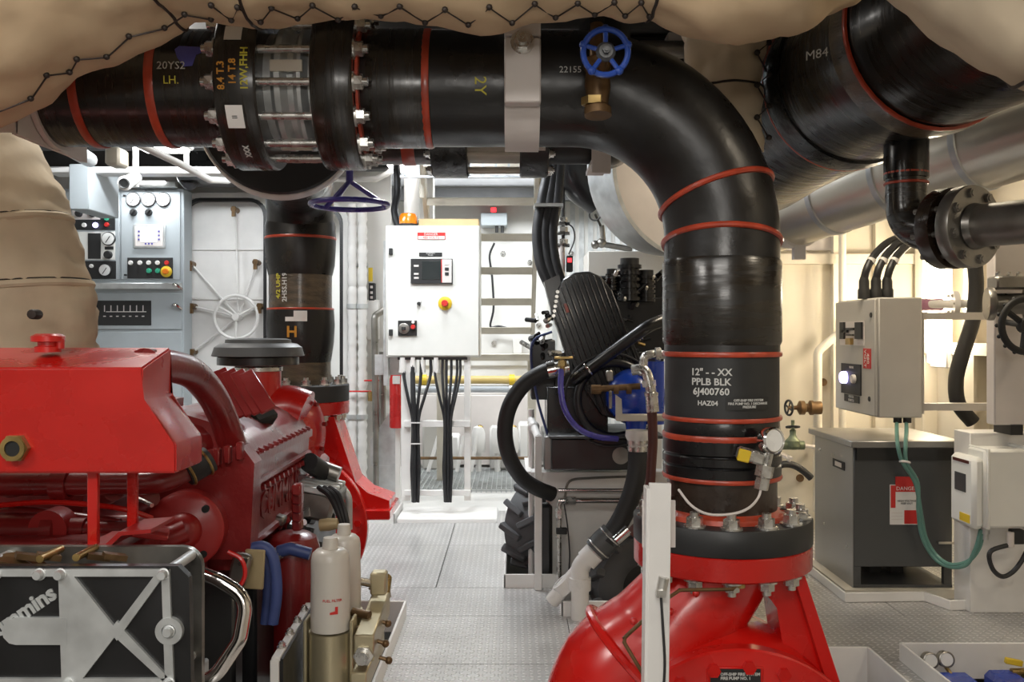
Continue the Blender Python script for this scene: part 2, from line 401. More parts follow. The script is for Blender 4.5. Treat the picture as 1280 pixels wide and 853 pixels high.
def lip(b, poly, y0, y1, t):           # a flat ring standing out of a wall, following poly
    n = len(poly); cx = sum(p[0] for p in poly)/n; cz = sum(p[1] for p in poly)/n
    inn = []
    for i, p in enumerate(poly):
        a = V((poly[i-1][0], poly[i-1][1])); c = V((poly[(i+1) % n][0], poly[(i+1) % n][1])); d = (c-a).normalized()
        inn.append((p[0]-d.y*t, p[1]+d.x*t))
    R = [[b.bm.verts.new((p[0], y, p[1])) for p in q] for q, y in ((poly, y0), (inn, y0), (inn, y1), (poly, y1))]
    for k in range(4):
        A, B = R[k], R[(k+1) % 4]
        for i in range(n): b.bm.faces.new((A[i], A[(i+1) % n], B[(i+1) % n], B[i]))
    return b
def corner_fill(x0, x1, z0, z1, r, y0, y1, parent):   # wall metal outside the rounded corners of an opening
    b = MB()
    for cx, cz, sx, sz in ((x1, z1, 1, 1), (x0, z1, -1, 1), (x0, z0, -1, -1), (x1, z0, 1, -1)):
        poly = [(cx, cz)]+[(cx-sx*r+sx*r*math.cos(t), cz-sz*r+sz*r*math.sin(t)) for t in [PI/2*k/6 for k in range(7)]]
        if sx*sz < 0: poly = poly[::-1]
        b.prism(poly, (0, y1, 0), (1, 0, 0), (0, 0, 1), y1-y0)
    b.obj('corner_web', M['wallwhite'], parent)
corner_fill(-2.93, -2.15, .5, 2.62, .16, 8.2, 8.26, wd); corner_fill(-2.02, -1.5, .45, 2.5, .16, 8.2, 8.26, wd)
# door_1: white watertight door, shut
d1 = struct(MB().prism(rrect(-2.90, -2.18, .53, 2.59, .15), (0, 8.21, 0), (1, 0, 0), (0, 0, 1), .03).obj('door_1', M['white']))
lip(MB(), rrect(-2.96, -2.12, .47, 2.65, .19), 8.12, 8.2, .045).obj('door_frame', M['white'], d1)
lip(MB(), rrect(-2.915, -2.165, .515, 2.605, .165), 8.12, 8.2, .03).obj('rubber_seal', M['black'], d1)
dc = V((-2.42, 8.17, 1.55))
for z in (1.06, 1.72, 2.16): MB().bx(-2.88, -2.2, 8.165, 8.18, z-.012, z+.012).obj('stiffener', M['white'], d1)
wh = MB(); wh.torus(dc+V((0, -.10, 0)), (0, 1, 0), .19, .014, 28, 8)
for k in range(3):
    a = k*2*PI/3+.5; wh.cyl(dc+V((0, -.10, 0)), dc+V((.19*math.cos(a), -.10, .19*math.sin(a))), .010, n=8)
wh.cyl(dc+V((0, .02, 0)), dc+V((0, -.13, 0)), .03)
wh.obj('handwheel', M['white'], d1)
for px, py in ((293, 262), (238, 330), (240, 383), (320, 328), (325, 383), (240, 440)):
    p = at(px, py, 8.1); r = MB().cyl(dc+V((0, -.03, 0)), (p.x, 8.13, p.z), .009, n=8).obj('link_rod', M['white'], d1)
    MB().cyl((p.x, 8.18, p.z), (p.x, 8.07, p.z), .026, n=10).box((p.x, 8.08, p.z-.02), (.03, .03, .09)).obj('dog_clamp', M['bronze'], r)
# door_2: open doorway, rounded coaming
d2 = struct(lip(MB(), rrect(-2.10, -1.43, .36, 2.57, .2), 8.06, 8.2, .05).obj('door_2', M['wallwhite']))
lip(MB(), rrect(-2.05, -1.48, .41, 2.52, .17), 8.06, 8.2, .03).obj('rubber_seal', M['black'], d2)
area('passage_fill', (-2.1, 9.3, 3.0), (0, 0, 0), .5, .3, 28, COOL)  # unseen light added to brighten the passage beyond the open doorway
# ribbed lining on the back wall, right of the ladder
for k in range(22):
    x = .45+k*.10; MB().bx(x, x+.055, 10.275, 10.3, .0, 3.1).obj('lining_rib', M['galv'], wb)
MB().bx(-1.0, .40, 10.27, 10.3, 1.05, 2.9).obj('lining_panel', M['wallwhite'], wb)
for x, z in ((-.7, 1.2), (-.2, 1.3), (.2, 2.2), (-.1, 2.3), (.3, 1.5), (.66, 2.3), (.66, 1.9), (.66, 1.5)):
    MB().cyl((x, 10.275, z), (x, 10.25, z), .03, n=12).cyl((x, 10.25, z), (x, 10.235, z), .012, n=8).obj('insulation_pin', M['steel'], wb)
# deckhead beams and the white transverse beam
for y in (-.8, .8, 1.65, 3.35, 4.3, 5.2, 6.1, 7.0, 7.9, 8.8, 9.7):
    b = MB(); b.bx(-4.4, 2.95, y-.006, y+.006, 2.82, 3.1); b.bx(-4.4, 2.95, y-.06, y+.06, 2.808, 2.82); b.obj('deck_beam', M['deckhead'], ce)
for x in (-3.6, -2.7, -1.9, -1.1, .9, 1.7, 2.4): MB().bx(x-.005, x+.005, -1.6, 10.3, 2.96, 3.1).obj('deck_longitudinal', M['deckhead'], ce)
# ================================================================== PIPEWORK
MX, MY, MZ, PR = .592, 2.6, 2.092, .160       # fire main: riser x, depth, height of the header, coated radius
ER = .42
def band(c, axis, r, w, parent, m='band'):
    b = MB(); b.lathe([(r-.004, -w/2), (r+.003, -w/2), (r+.005, -w/4), (r+.005, w/4), (r+.003, w/2), (r-.004, w/2)], c, axis, 40); return b.obj('weld_band', M[m], parent)
def hz(x, phi, r=PR, y=MY, z=MZ): return V((x, y-r*math.cos(phi), z+r*math.sin(phi)))
def wrap_h(x0, phi0, r=PR, y=MY, z=MZ, turn=0):
    def fn(u, v, w):
        a, b_ = (u, v) if not turn else (-v, u)
        if turn < 0: a, b_ = (v, -u)
        rr = r+.0015+w; ph = phi0+b_/r
        return V((x0+a, y-rr*math.cos(ph), z+rr*math.sin(ph)))
    return fn
def wrap_v(th0, z0, r, cx, cy):
    def fn(u, v, w):
        rr = r+.0015+w; th = th0+u/r
        return V((cx+rr*math.sin(th), cy-rr*math.cos(th), z0+v))
    return fn
def patch_v(th0, z0, w, h, r, cx, cy, m, parent, name='label_patch', n=8):
    b = MB(); f = wrap_v(th0, z0, r, cx, cy); P = []
    for j in (-.5, .5):
        for i in range(n+1): P.append((f(w*(i/n-.5), h*j, 0), f(w*(i/n-.5), h*j, .0008)))
    q = [[b.bm.verts.new(p[k]) for p in P] for k in (0, 1)]
    for i in range(n):
        for k in (0, 1): b.bm.faces.new((q[k][i], q[k][i+1], q[k][n+2+i], q[k][n+1+i]))
    return b.obj(name, M[m], parent)
def patch_h(x0, phi0, w, h, r, m, parent, name='label_patch', n=6, y=MY, z=MZ):
    b = MB(); f = wrap_h(x0, phi0, r, y, z); q = []
    for k in (0, .0008): q.append([[b.bm.verts.new(f(w*i, h*(j/n-.5), k)) for j in range(n+1)] for i in (-.5, .5)])
    for k in (0, 1):
        for j in range(n): b.bm.faces.new((q[k][0][j], q[k][0][j+1], q[k][1][j+1], q[k][1][j]))
    return b.obj(name, M[m], parent)

# --- header, elbow and riser down to the near pump (one welded spool)
fm = thing('fire_main_pipe', 'large black wrapped pipe that bends from overhead down to the near red pump', 'pipe', (MX, MY, .9))
path = fillet([(-.41, MY, MZ), (MX, MY, MZ), (MX, MY, 1.34)], ER, 18)
MB().tube(path, PR, 44).obj('pipe_body', M['wrap'], fm)
MB().cyl((MX, MY, 1.34), (MX, MY, 1.165), PR-.002, n=44).obj('stencilled_length', M['graywrap'], fm)
MB().lathe([(PR-.004, 1.17), (PR-.002, 1.165), (PR+.001, 1.13), (PR-.003, 1.118), (PR+.004, 1.112), (PR+.004, 1.075), (PR, 1.07), (PR+.004, 1.065), (PR+.004, 1.045), (PR, 1.04), (PR+.004, 1.036), (PR+.003, 1.01), (PR-.012, 1.0)], (MX, MY, 0), n=44).obj('sleeve_coupling', M['blackgloss'], fm)
MB().cyl((MX, MY, 1.008), (MX, MY, .885), PR-.008, n=44).obj('flange_neck', M['darkbrown'], fm)
MB().lathe([(PR-.01, .915), (PR+.016, .905), (PR+.022, .892), (PR-.01, .885)], (MX, MY, 0), n=44).obj('neck_fillet', M['band'], fm)
MB().lathe([(PR-.02, .823), (.245, .823), (.247, .826), (.247, .889), (.244, .893), (PR-.02, .893)], (MX, MY, 0), n=56).obj('flange', M['graywrap'], fm)
ring_of(NUT, 'stud_nut', (MX, MY, .893), (0, 0, 1), .213, 14, fm, .12, 1.05)
for z, w in ((1.345, .014), (1.168, .012), (1.118, .016), (1.004, .012)): band((MX, MY, z), (0, 0, 1), PR+.001, w, fm)
band((-.233, MY, MZ), (1, 0, 0), PR, .022, fm)
for deg, tl in ((74, .24), (92, .22)):        # two slanting welds at the foot of the bend
    a = math.radians(deg); c = V((MX-ER+ER*math.sin(a), MY, MZ-ER+ER*math.cos(a))); ax_ = V((math.cos(a), 0, -math.sin(a))); o_ = V((math.sin(a), 0, math.cos(a)))
    MB().tube([c+(o_*math.cos(t)-V((0, 1, 0))*math.sin(t))*(PR+.001)-ax_*tl*PR*math.sin(t) for t in [2*PI*k/48 for k in range(48)]], .0085, 8, closed=True).obj('weld_band', M['band'], fm)
MB().lathe([(PR+.0005, .32), (PR+.004, .33), (PR+.004, .52), (PR+.0005, .53)], (-.75, MY, MZ), (1, 0, 0), 44).obj('wrap_layer', M['wrap_x'], fm)
MB().lathe([(PR+.0005, -.03), (PR+.005, -.02), (PR+.005, .20), (PR+.0005, .21)], (MX, MY, 1.40), (0, 0, 1), 44).obj('wrap_layer', M['wrap_z'], fm)
text('12" - - XX\nPPLB BLK\n6J400760', (0, 0, 0), (1, 0, 0), (0, 0, 1), .026, M['ink_w'], fm, 'stencil', wrap_v(-.40, 1.272, PR, MX, MY), bold=.0006)
text('HAZ04', (0, 0, 0), (1, 0, 0), (0, 0, 1), .018, M['ink_w'], fm, 'chalk_mark', wrap_v(-.45, 1.215, PR, MX, MY), bold=.0004)
patch_v(.24, 1.215, .125, .034, PR, MX, MY, 'inkblack', fm)
text('OFF-SHIP FIRE SYSTEM\nFIRE PUMP NO. 1 DISCHARGE\nPRESSURE', (0, 0, 0), (1, 0, 0), (0, 0, 1), .0088, M['ink_w'], fm, 'label_lettering', wrap_v(.24, 1.215, PR+.001, MX, MY), bold=.0002)
text('2Y', (0, 0, 0), (1, 0, 0), (0, 0, 1), .045, M['ink_y'], fm, 'paint_mark', wrap_h(-.085, -.2, turn=-1))
text('22155', (0, 0, 0), (1, 0, 0), (0, 0, 1), .024, M['ink_w'], fm, 'paint_mark', wrap_h(.155, .06))
# nuts' wire loop is with the pressure gauge; here the header left of the joint
lp = thing('header_pipe', 'black horizontal pipe length with two orange weld bands left of the tie-rod joint', 'pipe', (-1.0, MY, MZ-PR))
MB().cyl((-1.28, MY, MZ), (-.76, MY, MZ), PR, n=44).obj('pipe_body', M['wrap_x'], lp)
MB().lathe([(0, -1.292), (PR+.01, -1.29), (PR+.01, -1.275), (0, -1.275)], (0, MY, MZ), (1, 0, 0), 32).obj('end_plate', M['strap'], lp)
for x in (-1.171, -.966): band((x, MY, MZ), (1, 0, 0), PR, .024, lp)
text('20YS2', (0, 0, 0), (1, 0, 0), (0, 0, 1), .030, M['ink_w'], lp, 'paint_mark', wrap_h(-.905, .13))
text('LH.', (0, 0, 0), (1, 0, 0), (0, 0, 1), .030, M['ink_y'], lp, 'paint_mark', wrap_h(-.905, -.11))
b = MB(); f = wrap_h(-.86, .30)
vs = [b.bm.verts.new(f(*p, 0)) for p in ((-.04, .022), (-.03, .034), (.03, .03), (.045, .016), (.02, .004), (.012, -.028), (-.01, -.03), (-.03, -.004))]
b.bm.faces.new(vs); b.obj('blue_patch', M['ink_b'], lp)
# --- tie-rod expansion joint
ej = thing('expansion_joint', 'pipe joint of two black flange rings with bright tie rods between them', 'joint', (-.6, MY, MZ-.225))
RF = .226
for x0, x1, nm in ((-.775, -.665, 'flange_ring'), (-.525, -.415, 'flange_ring')):
    MB().lathe([(PR-.02, x0), (RF-.004, x0), (RF, x0+.006), (RF, x1-.006), (RF-.004, x1), (PR-.02, x1)], (0, MY, MZ), (1, 0, 0), 56).obj(nm, M['wrap_x'], ej)
MB().lathe([(.15, -.665), (.15, -.645), (.172, -.63), (.172, -.615), (.15, -.60), (.15, -.585), (.172, -.57), (.172, -.56), (.15, -.545), (.15, -.525)], (0, MY, MZ), (1, 0, 0), 48).obj('bellows', M['galv'], ej)
MB().lathe([(PR+.03, -.413), (PR+.03, -.405), (PR, -.405)], (0, MY, MZ), (1, 0, 0), 48).obj('red_edge', M['band'], ej)
for k in range(14):
    a = 2*PI*k/14+.16; y, z = MY+.198*math.cos(a), MZ+.198*math.sin(a)
    MB().cyl((-.70, y, z), (-.50, y, z), .011, n=10).obj('tie_rod', M['steel'], ej)
    inst(NUT, 'stud_nut', (-.415, y, z), (1, 0, 0), ej, 1.0); inst(NUT, 'stud_nut', (-.775, y, z), (-1, 0, 0), ej, 1.0)
    if k % 3 == 0: MB().box((-.595, MY+.176*math.cos(a+.2), MZ+.176*math.sin(a+.2)), (.085, .012, .03), (0, 0, 0)).obj('gusset', M['clad'], ej)
patch_h(-.725, .42, .045, .045, RF, 'paper', ej); patch_h(-.725, -.57, .045, .062, RF, 'paper', ej)
for x, ph, t, m, h in ((-.752, -.10, '8.4 T.3', 'ink_o', .026), (-.722, -.06, '14 T.8', 'ink_o', .026), (-.692, -.02, '12W,FHH', 'ink_y', .027), (-.715, -1.06, 'XXX', 'ink_w', .022)):
    text(t, (0, 0, 0), (1, 0, 0), (0, 0, 1), h, M[m], ej, 'paint_mark', wrap_h(x, ph, RF, turn=1), bold=.0006)
text('II', (0, 0, 0), (1, 0, 0), (0, 0, 1), .02, M['inkblack'], ej, 'label_lettering', wrap_h(-.725, -.57, RF+.001, turn=1))
# --- strap clamp
sc = thing('pipe_strap', 'pale painted saddle strap bolted round the black header left of the bend', 'clamp', (.03, MY, MZ-.18))
MB().washer((-.02, MY, MZ), (1, 0, 0), PR+.001, PR+.014, .095, 44).obj('strap_band', M['strap'], sc)
MB().bx(-.02, .075, 2.39, 2.43, MZ+.085, MZ+.20, .004).obj('upper_lug', M['strap'], sc)
MB().bx(-.02, .075, 2.385, 2.435, MZ-.09, MZ+.078, .004).obj('lower_lug', M['strap'], sc)
MB().bx(-.02, .075, 2.43, MY, MZ+.15, MZ+.2, .004).bx(.0, .055, MY-.05, MY+.05, MZ+.165, 2.82).obj('hanger', M['strap'], sc)
inst(NUT, 'clamp_nut', (.027, 2.385, MZ+.065), (0, -1, 0), sc, 1.1)
sc2 = thing('pipe_bracket', 'pale plate bracket carrying the far end of the black header under the lagging', 'clamp', (-1.31, MY, MZ-.17))
MB().bx(-1.305, -1.293, 2.40, 2.80, MZ-.17, MZ+.17).bx(-1.40, -1.293, 2.395, 2.405, MZ-.165, MZ+.16).obj('plate', M['strap'], sc2)
MB().bx(-1.39, -1.306, MY-.04, MY+.04, MZ+.16, 2.82).obj('hanger', M['strap'], sc2)
# --- small gate valve with blue wheel in front of the header
gv = thing('drain_valve', 'bronze gate valve with a round blue handwheel in front of the black header', 'valve', at(747, 130, 2.36))
vc = at(757, 65, 2.22)
b = MB(); b.torus(vc, (0, 1, .1), L(28, 2.22), .0075, 30, 8)
for k in range(5):
    a = PI/2+k*2*PI/5; b.cyl(vc, vc+V((math.cos(a), 0, math.sin(a)))*L(28, 2.22), .006, n=8)
    b.sphere(vc+V((math.cos(a), 0, math.sin(a)))*L(29, 2.22), .011, n=8)
b.obj('handwheel', M['wheelblue'], gv)
MB().lathe([(0, -.012), (.022, -.012), (.024, .004), (.017, .012), (0, .012)], vc, (0, -1, 0), 20).obj('hub', M['xfmr'], gv)
inst(nut_mesh('hub_nut_shape', .012, M['xfmr'], .4, False), 'hub_nut', vc+V((0, -.012, 0)), (0, -1, 0), gv, .8)
bc = at(747, 108, 2.38)
MB().cyl(vc, (vc.x, 2.36, vc.z-.02), .012, n=10).lathe([(0, -.08), (.035, -.08), (.035, -.06), (.026, -.05), (.034, 0), (.03, .04), (.036, .05), (.036, .07), (.02, .08), (.018, .17), (0, .17)], bc, (0, .15, 1), 20).obj('valve_body', M['bronze'], gv)
MB().hexa(at(742, 132, 2.37), (0, 0, -1), .022, .02).hexa(at(742, 122, 2.37), (0, 0, -1), .032, .02).obj('hex_plug', M['brass'], gv)
MB().cyl(at(748, 105, 2.38), (at(748, 105, 2.38).x, 2.45, at(748, 105, 2.38).z), .02, n=12).obj('nipple', M['bronze'], gv)
MB().bx(bc.x-.02, bc.x+.02, 2.40, 2.41, bc.z+.07, 2.35).obj('support_bar', M['dark'], gv)

# --- far riser from the left pump, with its elbow and flanged end behind the header
AX, AY = -1.08, 4.7
fr = thing('pump_riser_pipe', 'black and brown wrapped riser pipe above the far red pump', 'pipe', (AX, AY, 1.06))
EZ = 2.16
pth = fillet([(AX, AY, 1.86), (AX, AY, EZ), (-.83, 3.32, EZ)], .26, 14)
MB().tube(pth, .168, 40).obj('pipe_body', M['wrap'], fr)
MB().lathe([(.16, 1.70), (.172, 1.75), (.178, 1.86), (.178, 1.95), (.17, 1.98), (.168, 2.0)], (AX, AY, .0), n=40).obj('wrap_layer', M['wrap'], fr)
MB().cyl((AX, AY, 1.527), (AX, AY, 1.90), .158, n=40).obj('glass_fibre_length', M['brownwrap'], fr)
MB().lathe([(.158, 1.53), (.168, 1.525), (.172, 1.45), (.168, 1.36), (.155, 1.27), (.15, 1.25)], (AX, AY, 0), n=40).obj('lower_wrap', M['wrap'], fr)
MB().cyl((AX, AY, 1.26), (AX, AY, 1.14), .152, n=40).obj('flange_neck', M['brownwrap'], fr)
MB().lathe([(.14, 1.063), (.245, 1.063), (.245, 1.142), (.24, 1.147), (.14, 1.147)], (AX, AY, 0), n=48).obj('flange', M['graywrap'], fr)
ring_of(NUT, 'stud_nut', (AX, AY, 1.147), (0, 0, 1), .213, 14, fr, .12, 1.05)
band((AX, AY, 1.887), (0, 0, 1), .175, .014, fr); band((AX, AY, 1.527), (0, 0, 1), .164, .012, fr)
for t, th, z, m, h in (('2H5S.H19-S-S', .28, 1.66, 'ink_w', .035), ('4/2 UHP', .52, 1.64, 'ink_y', .036),):
    def fn(u, v, w, th=th, z=z): return wrap_v(-th-v/.158*1, z+u, .158, AX, AY)(0, 0, w)
    text(t, (0, 0, 0), (1, 0, 0), (0, 0, 1), h, M[m], fr, 'paint_mark', fn, bold=.0008)
text('H', (0, 0, 0), (1, 0, 0), (0, 0, 1), .075, M['ink_o'], fr, 'paint_mark', wrap_v(-.02, 1.41, .172, AX, AY), bold=.002)
patch_v(.22, 1.49, .065, .052, .1725, AX, AY, 'paper', fr, n=4); patch_v(-.08, 1.475, .045, .022, .1725, AX, AY, 'paper', fr, n=4)
fx = V((-.82, 3.25, EZ)); fa = (V((-.83, 3.32, EZ))-V((AX, AY, EZ))).normalized()
MB().lathe([(.12, -.06), (.27, -.06), (.272, -.055), (.272, -.01), (.265, 0), (.12, 0)], fx+fa*.05, fa, 56).obj('rear_flange', M['graywrap'], fr)
vb = thing('butterfly_valve', 'flanged valve with a bright rim and bolts behind the tie-rod joint, violet wheel hanging beside', 'valve', fx-V((0, 0, .27)))
MB().lathe([(.10, .0), (.276, .0), (.280, .008), (.280, .085), (.274, .092), (.10, .092)], fx+fa*.033, -fa, 56).obj('flange', M['white'], vb)
MB().tube(fillet([fx-fa*.04, fx-fa*.26, fx-fa*.26+V((0, 0, .62))], .20, 10), .15, 36).obj('pipe_stub', M['wrap'], vb)
MB().lathe([(.15, 0), (.158, .008), (.158, .026), (.15, .034)], fx-fa*.08, -fa, 40).obj('weld_band', M['band'], vb)
MB().lathe([(.10, 0), (.19, 0), (.19, .03), (.10, .03)], fx-fa*.06, -fa, 48).obj('valve_ring', M['darkbrown'], vb)
ring_of(NUT, 'stud_nut', fx-fa*.06, -fa, .222, 12, vb, .3, 1.35)
hc = at(437, 256, 3.3); hr = L(48, 3.3)
b = MB(); b.torus(hc, (0, 0, 1), hr, .0095, 36, 8)
top = hc+V((0, 0, .085))
for k in range(3):
    a = .35+k*2*PI/3; b.cyl(top, hc+V((math.cos(a), math.sin(a), 0))*hr, .0085, n=8)
b.cyl(top-V((0, 0, .01)), top+V((0, 0, .16)), .013, n=10)
b.obj('handwheel', M['violet'], vb)
MB().bx(top.x-.05, top.x+.05, hc.y-.05, hc.y+.05, top.z+.15, top.z+.26, .01).cyl((fx.x+.1, 3.22, top.z+.2), (top.x, hc.y, top.z+.2), .03, n=12).obj('gearbox', M['black'], vb)

# --- smaller pipe with a sleeve joint, behind and below the header
rp = thing('rear_header_pipe', 'second black pipe with a cream sleeve joint just below and behind the header', 'pipe', (0, 3.6, 2.03))
py_, pz_ = 3.6, 2.185
for x0, x1 in ((-.31, -.17), (.03, .14)):
    MB().lathe([(.08, x0), (.165, x0), (.17, x0+.006), (.17, x1-.006), (.165, x1), (.08, x1)], (0, py_, pz_), (1, 0, 0), 44).obj('flange_ring', M['wrap_ring'], rp)
MB().cyl((-.17, py_, pz_), (.03, py_, pz_), .115, n=32).obj('sleeve', M['cream'], rp)
for k in range(10):
    a = 2*PI*k/10+.1; MB().cyl((-.2, py_+.15*math.cos(a), pz_+.15*math.sin(a)), (.06, py_+.15*math.cos(a), pz_+.15*math.sin(a)), .010, n=8).obj('tie_rod', M['cream'], rp)
    inst(NUTS, 'rod_nut', (-.31, py_+.15*math.cos(a), pz_+.15*math.sin(a)), (-1, 0, 0), rp, 1.3)
    inst(NUTS, 'rod_nut', (.14, py_+.15*math.cos(a), pz_+.15*math.sin(a)), (1, 0, 0), rp, 1.3)
MB().tube(fillet([(.13, py_, pz_), (.36, py_, pz_), (.42, py_+.4, pz_+.05), (.42, py_+.6, pz_+.6)], .12, 8), .118, 32).obj('pipe_body', M['wrap'], rp)
MB().cyl((-.31, py_, pz_), (-.56, py_, pz_), .12, n=32).obj('pipe_length', M['darkbrown'], rp)
band((-.40, py_, pz_), (1, 0, 0), .12, .05, rp)
MB().bx(.08, .125, py_-.172, py_-.168, pz_-.10, pz_-.05).obj('white_label', M['strap'], rp)
MB().bx(.30, .37, py_-.16, py_-.13, pz_-.18, pz_+.06).bx(.30, .37, py_-.13, py_+.14, pz_-.14, pz_-.125).obj('pale_bracket', M['strap'], rp)

# --- big black pipe at the upper right, with its small branch
bp = thing('sea_water_pipe', 'very large black wrapped pipe overhead, nearest to the silver duct', 'pipe', (1.1, 3.0, 1.95))
bpts = spline([(1.0, 3.75, 2.16), (1.03, 3.4, 2.19), (1.10, 3.0, 2.22), (1.17, 2.6, 2.24), (1.36, 2.32, 2.30), (1.68, 2.12, 2.40), (2.3, 2.02, 2.50)], 6)
bpb = MB().tube(bpts, .272, 56).obj('pipe_body', M['wrap_y'], bp)
d1_ = V((.075, -.4, .025)).normalized()
for c, w, m in ((V((1.10, 3.0, 2.22)), .09, 'wrap_ring'), (V((1.17, 2.6, 2.24)), .07, 'brownwrap')):
    MB().lathe([(.27, -w/2), (.280, -w/2), (.284, 0), (.280, w/2), (.27, w/2)], c, d1_, 64).obj('wrapped_joint', M[m], bp)
    band(c+d1_*(w/2+.004)*(1 if m == 'brownwrap' else -1), d1_, .276, .014, bp)
text('M84', at(1021, 68, 2.49), (1, -.45, .12), (-.1, -.35, 1), .034, M['ink_w'], bp, 'paint_mark', None)
bx_, bz_ = 1.17, 2.0
fd = V((.45, -.89, -.02)).normalized()
bp0 = V((1.165, 2.72, 1.70)); brp = fillet([(1.165, 2.72, 2.05), bp0, bp0+fd*.13], .085, 10)
MB().tube(brp, .058, 28).obj('branch_pipe', M['wrap_z'], bp)
MB().lathe([(.058, 1.865), (.063, 1.86), (.063, 2.0), (.058, 2.01)], (1.165, 2.72, 0), n=28).obj('branch_sleeve', M['blackgloss'], bp)
band((1.165, 2.72, 1.875), (0, 0, 1), .058, .010, bp); band((1.165, 2.72, 1.845), (0, 0, 1), .058, .008, bp)
fc = bp0+fd*.165
MB().lathe([(.05, -.06), (.075, -.045), (.112, -.045), (.114, -.04), (.114, 0), (.05, 0)], fc, fd, 44).obj('branch_flange', M['darkbrown'], bp)
gp = thing('steel_branch_pipe', 'bare grey steel pipe flanged to the black branch at the right edge', 'pipe', fc-V((0, 0, .114)))
MB().lathe([(.05, .022), (.112, .022), (.114, .026), (.114, .058), (.112, .062), (.05, .062)], fc, fd, 44).obj('flange', M['stainless'], gp)
MB().lathe([(.058, .062), (.064, .066), (.058, .085)], fc, fd, 28).cyl(fc+fd*.03, fc+fd*1.3, .058, n=28).obj('pipe_body', M['stainless'], gp)
u_, v_, w_ = frame(fd)
for k in range(8):
    a = 2*PI*k/8+.25; p = fc+(u_*math.cos(a)+v_*math.sin(a))*.092
    MB().cyl(p-fd*.07, p+fd*.075, .0085, n=10).hexa(p+fd*.062, fd, .014, .010).obj('flange_bolt', M['stainless'], gp)

# --- aluminium clad duct
cl = thing('clad_exhaust_duct', 'silver aluminium clad duct rising to the upper right with strap rings', 'duct', (1.6, 4.4, 1.9))
c0, c1 = V((1.30, 5.05, 1.99)), V((2.35, 2.95, 2.29)); dd = (c1-c0).normalized()
MB().cyl(c0, c1, .178, n=48).obj('cladding', M['clad'], cl)
MB().tube(spline([c0+dd*.02, c0-dd*.12+V((-.0, .02, -.02)), c0-dd*.22+V((.02, .04, -.09)), c0-dd*.28+V((.04, .06, -.22)), c0-dd*.30+V((.05, .07, -.36)), c0-dd*.30+V((.05, .07, -.7)), c0-dd*.30+V((.05, .07, -1.89))], 3), [.178]*19, 44).obj('elbow_cladding', M['clad'], cl)
for t in (.03, .30, .62, 1.0, 1.42, 1.9): MB().lathe([(.178, -.018), (.184, -.014), (.184, .014), (.178, .018)], c0+dd*t, dd, 48).obj('strap_ring', M['galv'], cl)
MB().lathe([(.178, -.022), (.193, -.022), (.193, .022), (.178, .022)], c0+dd*.34, dd, 48).box(c0+dd*.34+V((.02, -.03, -.215)), (.06, .04, .07)).obj('clamp_ring', M['white'], cl)
for k in range(3): MB().lathe([(.178, -.004), (.181, 0), (.178, .004)], c0-dd*(.06+.06*k)+V((-.01*k*2, 0, -.012*k*2)), dd, 40).obj('seam', M['clad'], cl)

# --- LAGGING
def lag(name, label, pts, r, seams=(), m='lag', n=64, sub=14):
    P = spline(pts, sub); rr = []
    for i in range(len(P)):
        f = i/sub; k = min(int(f), len(r)-2); q = f-k; rr.append((r[k]*(1-q)+r[k+1]*q))
    t = thing(name, label, 'lagging', (P[0]+P[-1])/2-V((0, 0, min(r))))
    body = MB().tube(P, rr, n)
    rng = random.Random(len(name))
    ph = [rng.random()*6 for _ in range(6)]
    for v in body.bm.verts:      # soft quilted unevenness
        q = v.co
        o_ = V((ph[0], ph[1], ph[2])); s_ = .030*noise.noise(q*3.2+o_)+.018*noise.noise(q*8+o_)-.016*max(0, .35-abs(noise.noise(V((q.x*5, q.y*5, q.z*11))+o_*2)))*2+.006*noise.noise(q*22)
        near = min(P, key=lambda p: (p-q).length_squared); d = q-near
        if d.length > 1e-4: v.co = near+d.normalized()*(d.length+s_)
    global SKIN
    body.bm.normal_update(); SKIN = BVHTree.FromBMesh(body.bm)
    body.obj('cloth_cover', M[m], t, ang=60)
    return t, P, rr
def on_skin(c, d, lift):               # the cloth's surface straight out from c
    d = d.normalized()
    for j in range(6):
        e = (d+V((.013, .007, .011))*j).normalized(); h = SKIN.ray_cast(c+e*.9, -e, .9)[0]
        if h is not None and (h-c).length < .45: return h+d*lift
    return c+d*.21
def seam_ring(P, rr, f, parent, k=1.0):
    i = int(f*(len(P)-1)); ax = P[min(i+1, len(P)-1)]-P[max(i-1, 0)]
    u, v, w = frame(ax)
    MB().tube([on_skin(P[i], u*math.cos(t)+v*math.sin(t), .001) for t in [2*PI*k/64 for k in range(64)]], .004, 6, closed=True).obj('seam', M['lace'], parent)
def lacing(P, rr, f0, f1, ang, n, parent, wid=.06):
    # hooks and a zigzag wire along the tube, at a turn ang from straight down (towards the camera positive)
    hk = []
    for s_ in (0, 1):
        row = []
        for k in range(n):
            f = (f0+(f1-f0)*(k+.5*s_)/n)*(len(P)-1); i = int(f); i = min(i, len(P)-2); q = f-i
            c = P[i].lerp(P[i+1], q); ax = (P[i+1]-P[i]).normalized(); r = rr[i]
            dn = V((0, 0, -1)); dn = (dn-ax*dn.dot(ax)).normalized(); sd = ax.cross(dn)
            if sd.y > 0: sd = -sd
            a = ang+(wid/r)*(.5 if s_ else -.5)
            row.append(on_skin(c, dn*math.cos(a)+sd*math.sin(a), .003))
        hk.append(row)
    z = []
    for k in range(n): z += [hk[0][k], hk[1][k]]
    MB().tube(z, .0022, 5).obj('lacing_wire', M['lace'], parent)
    hm = MB().sphere((0, 0, .004), .0075, n=8).mesh('hook', M['lace'])
    for row in hk:
        for p in row: inst(hm, 'lacing_hook', p, (0, -1, 0), parent)
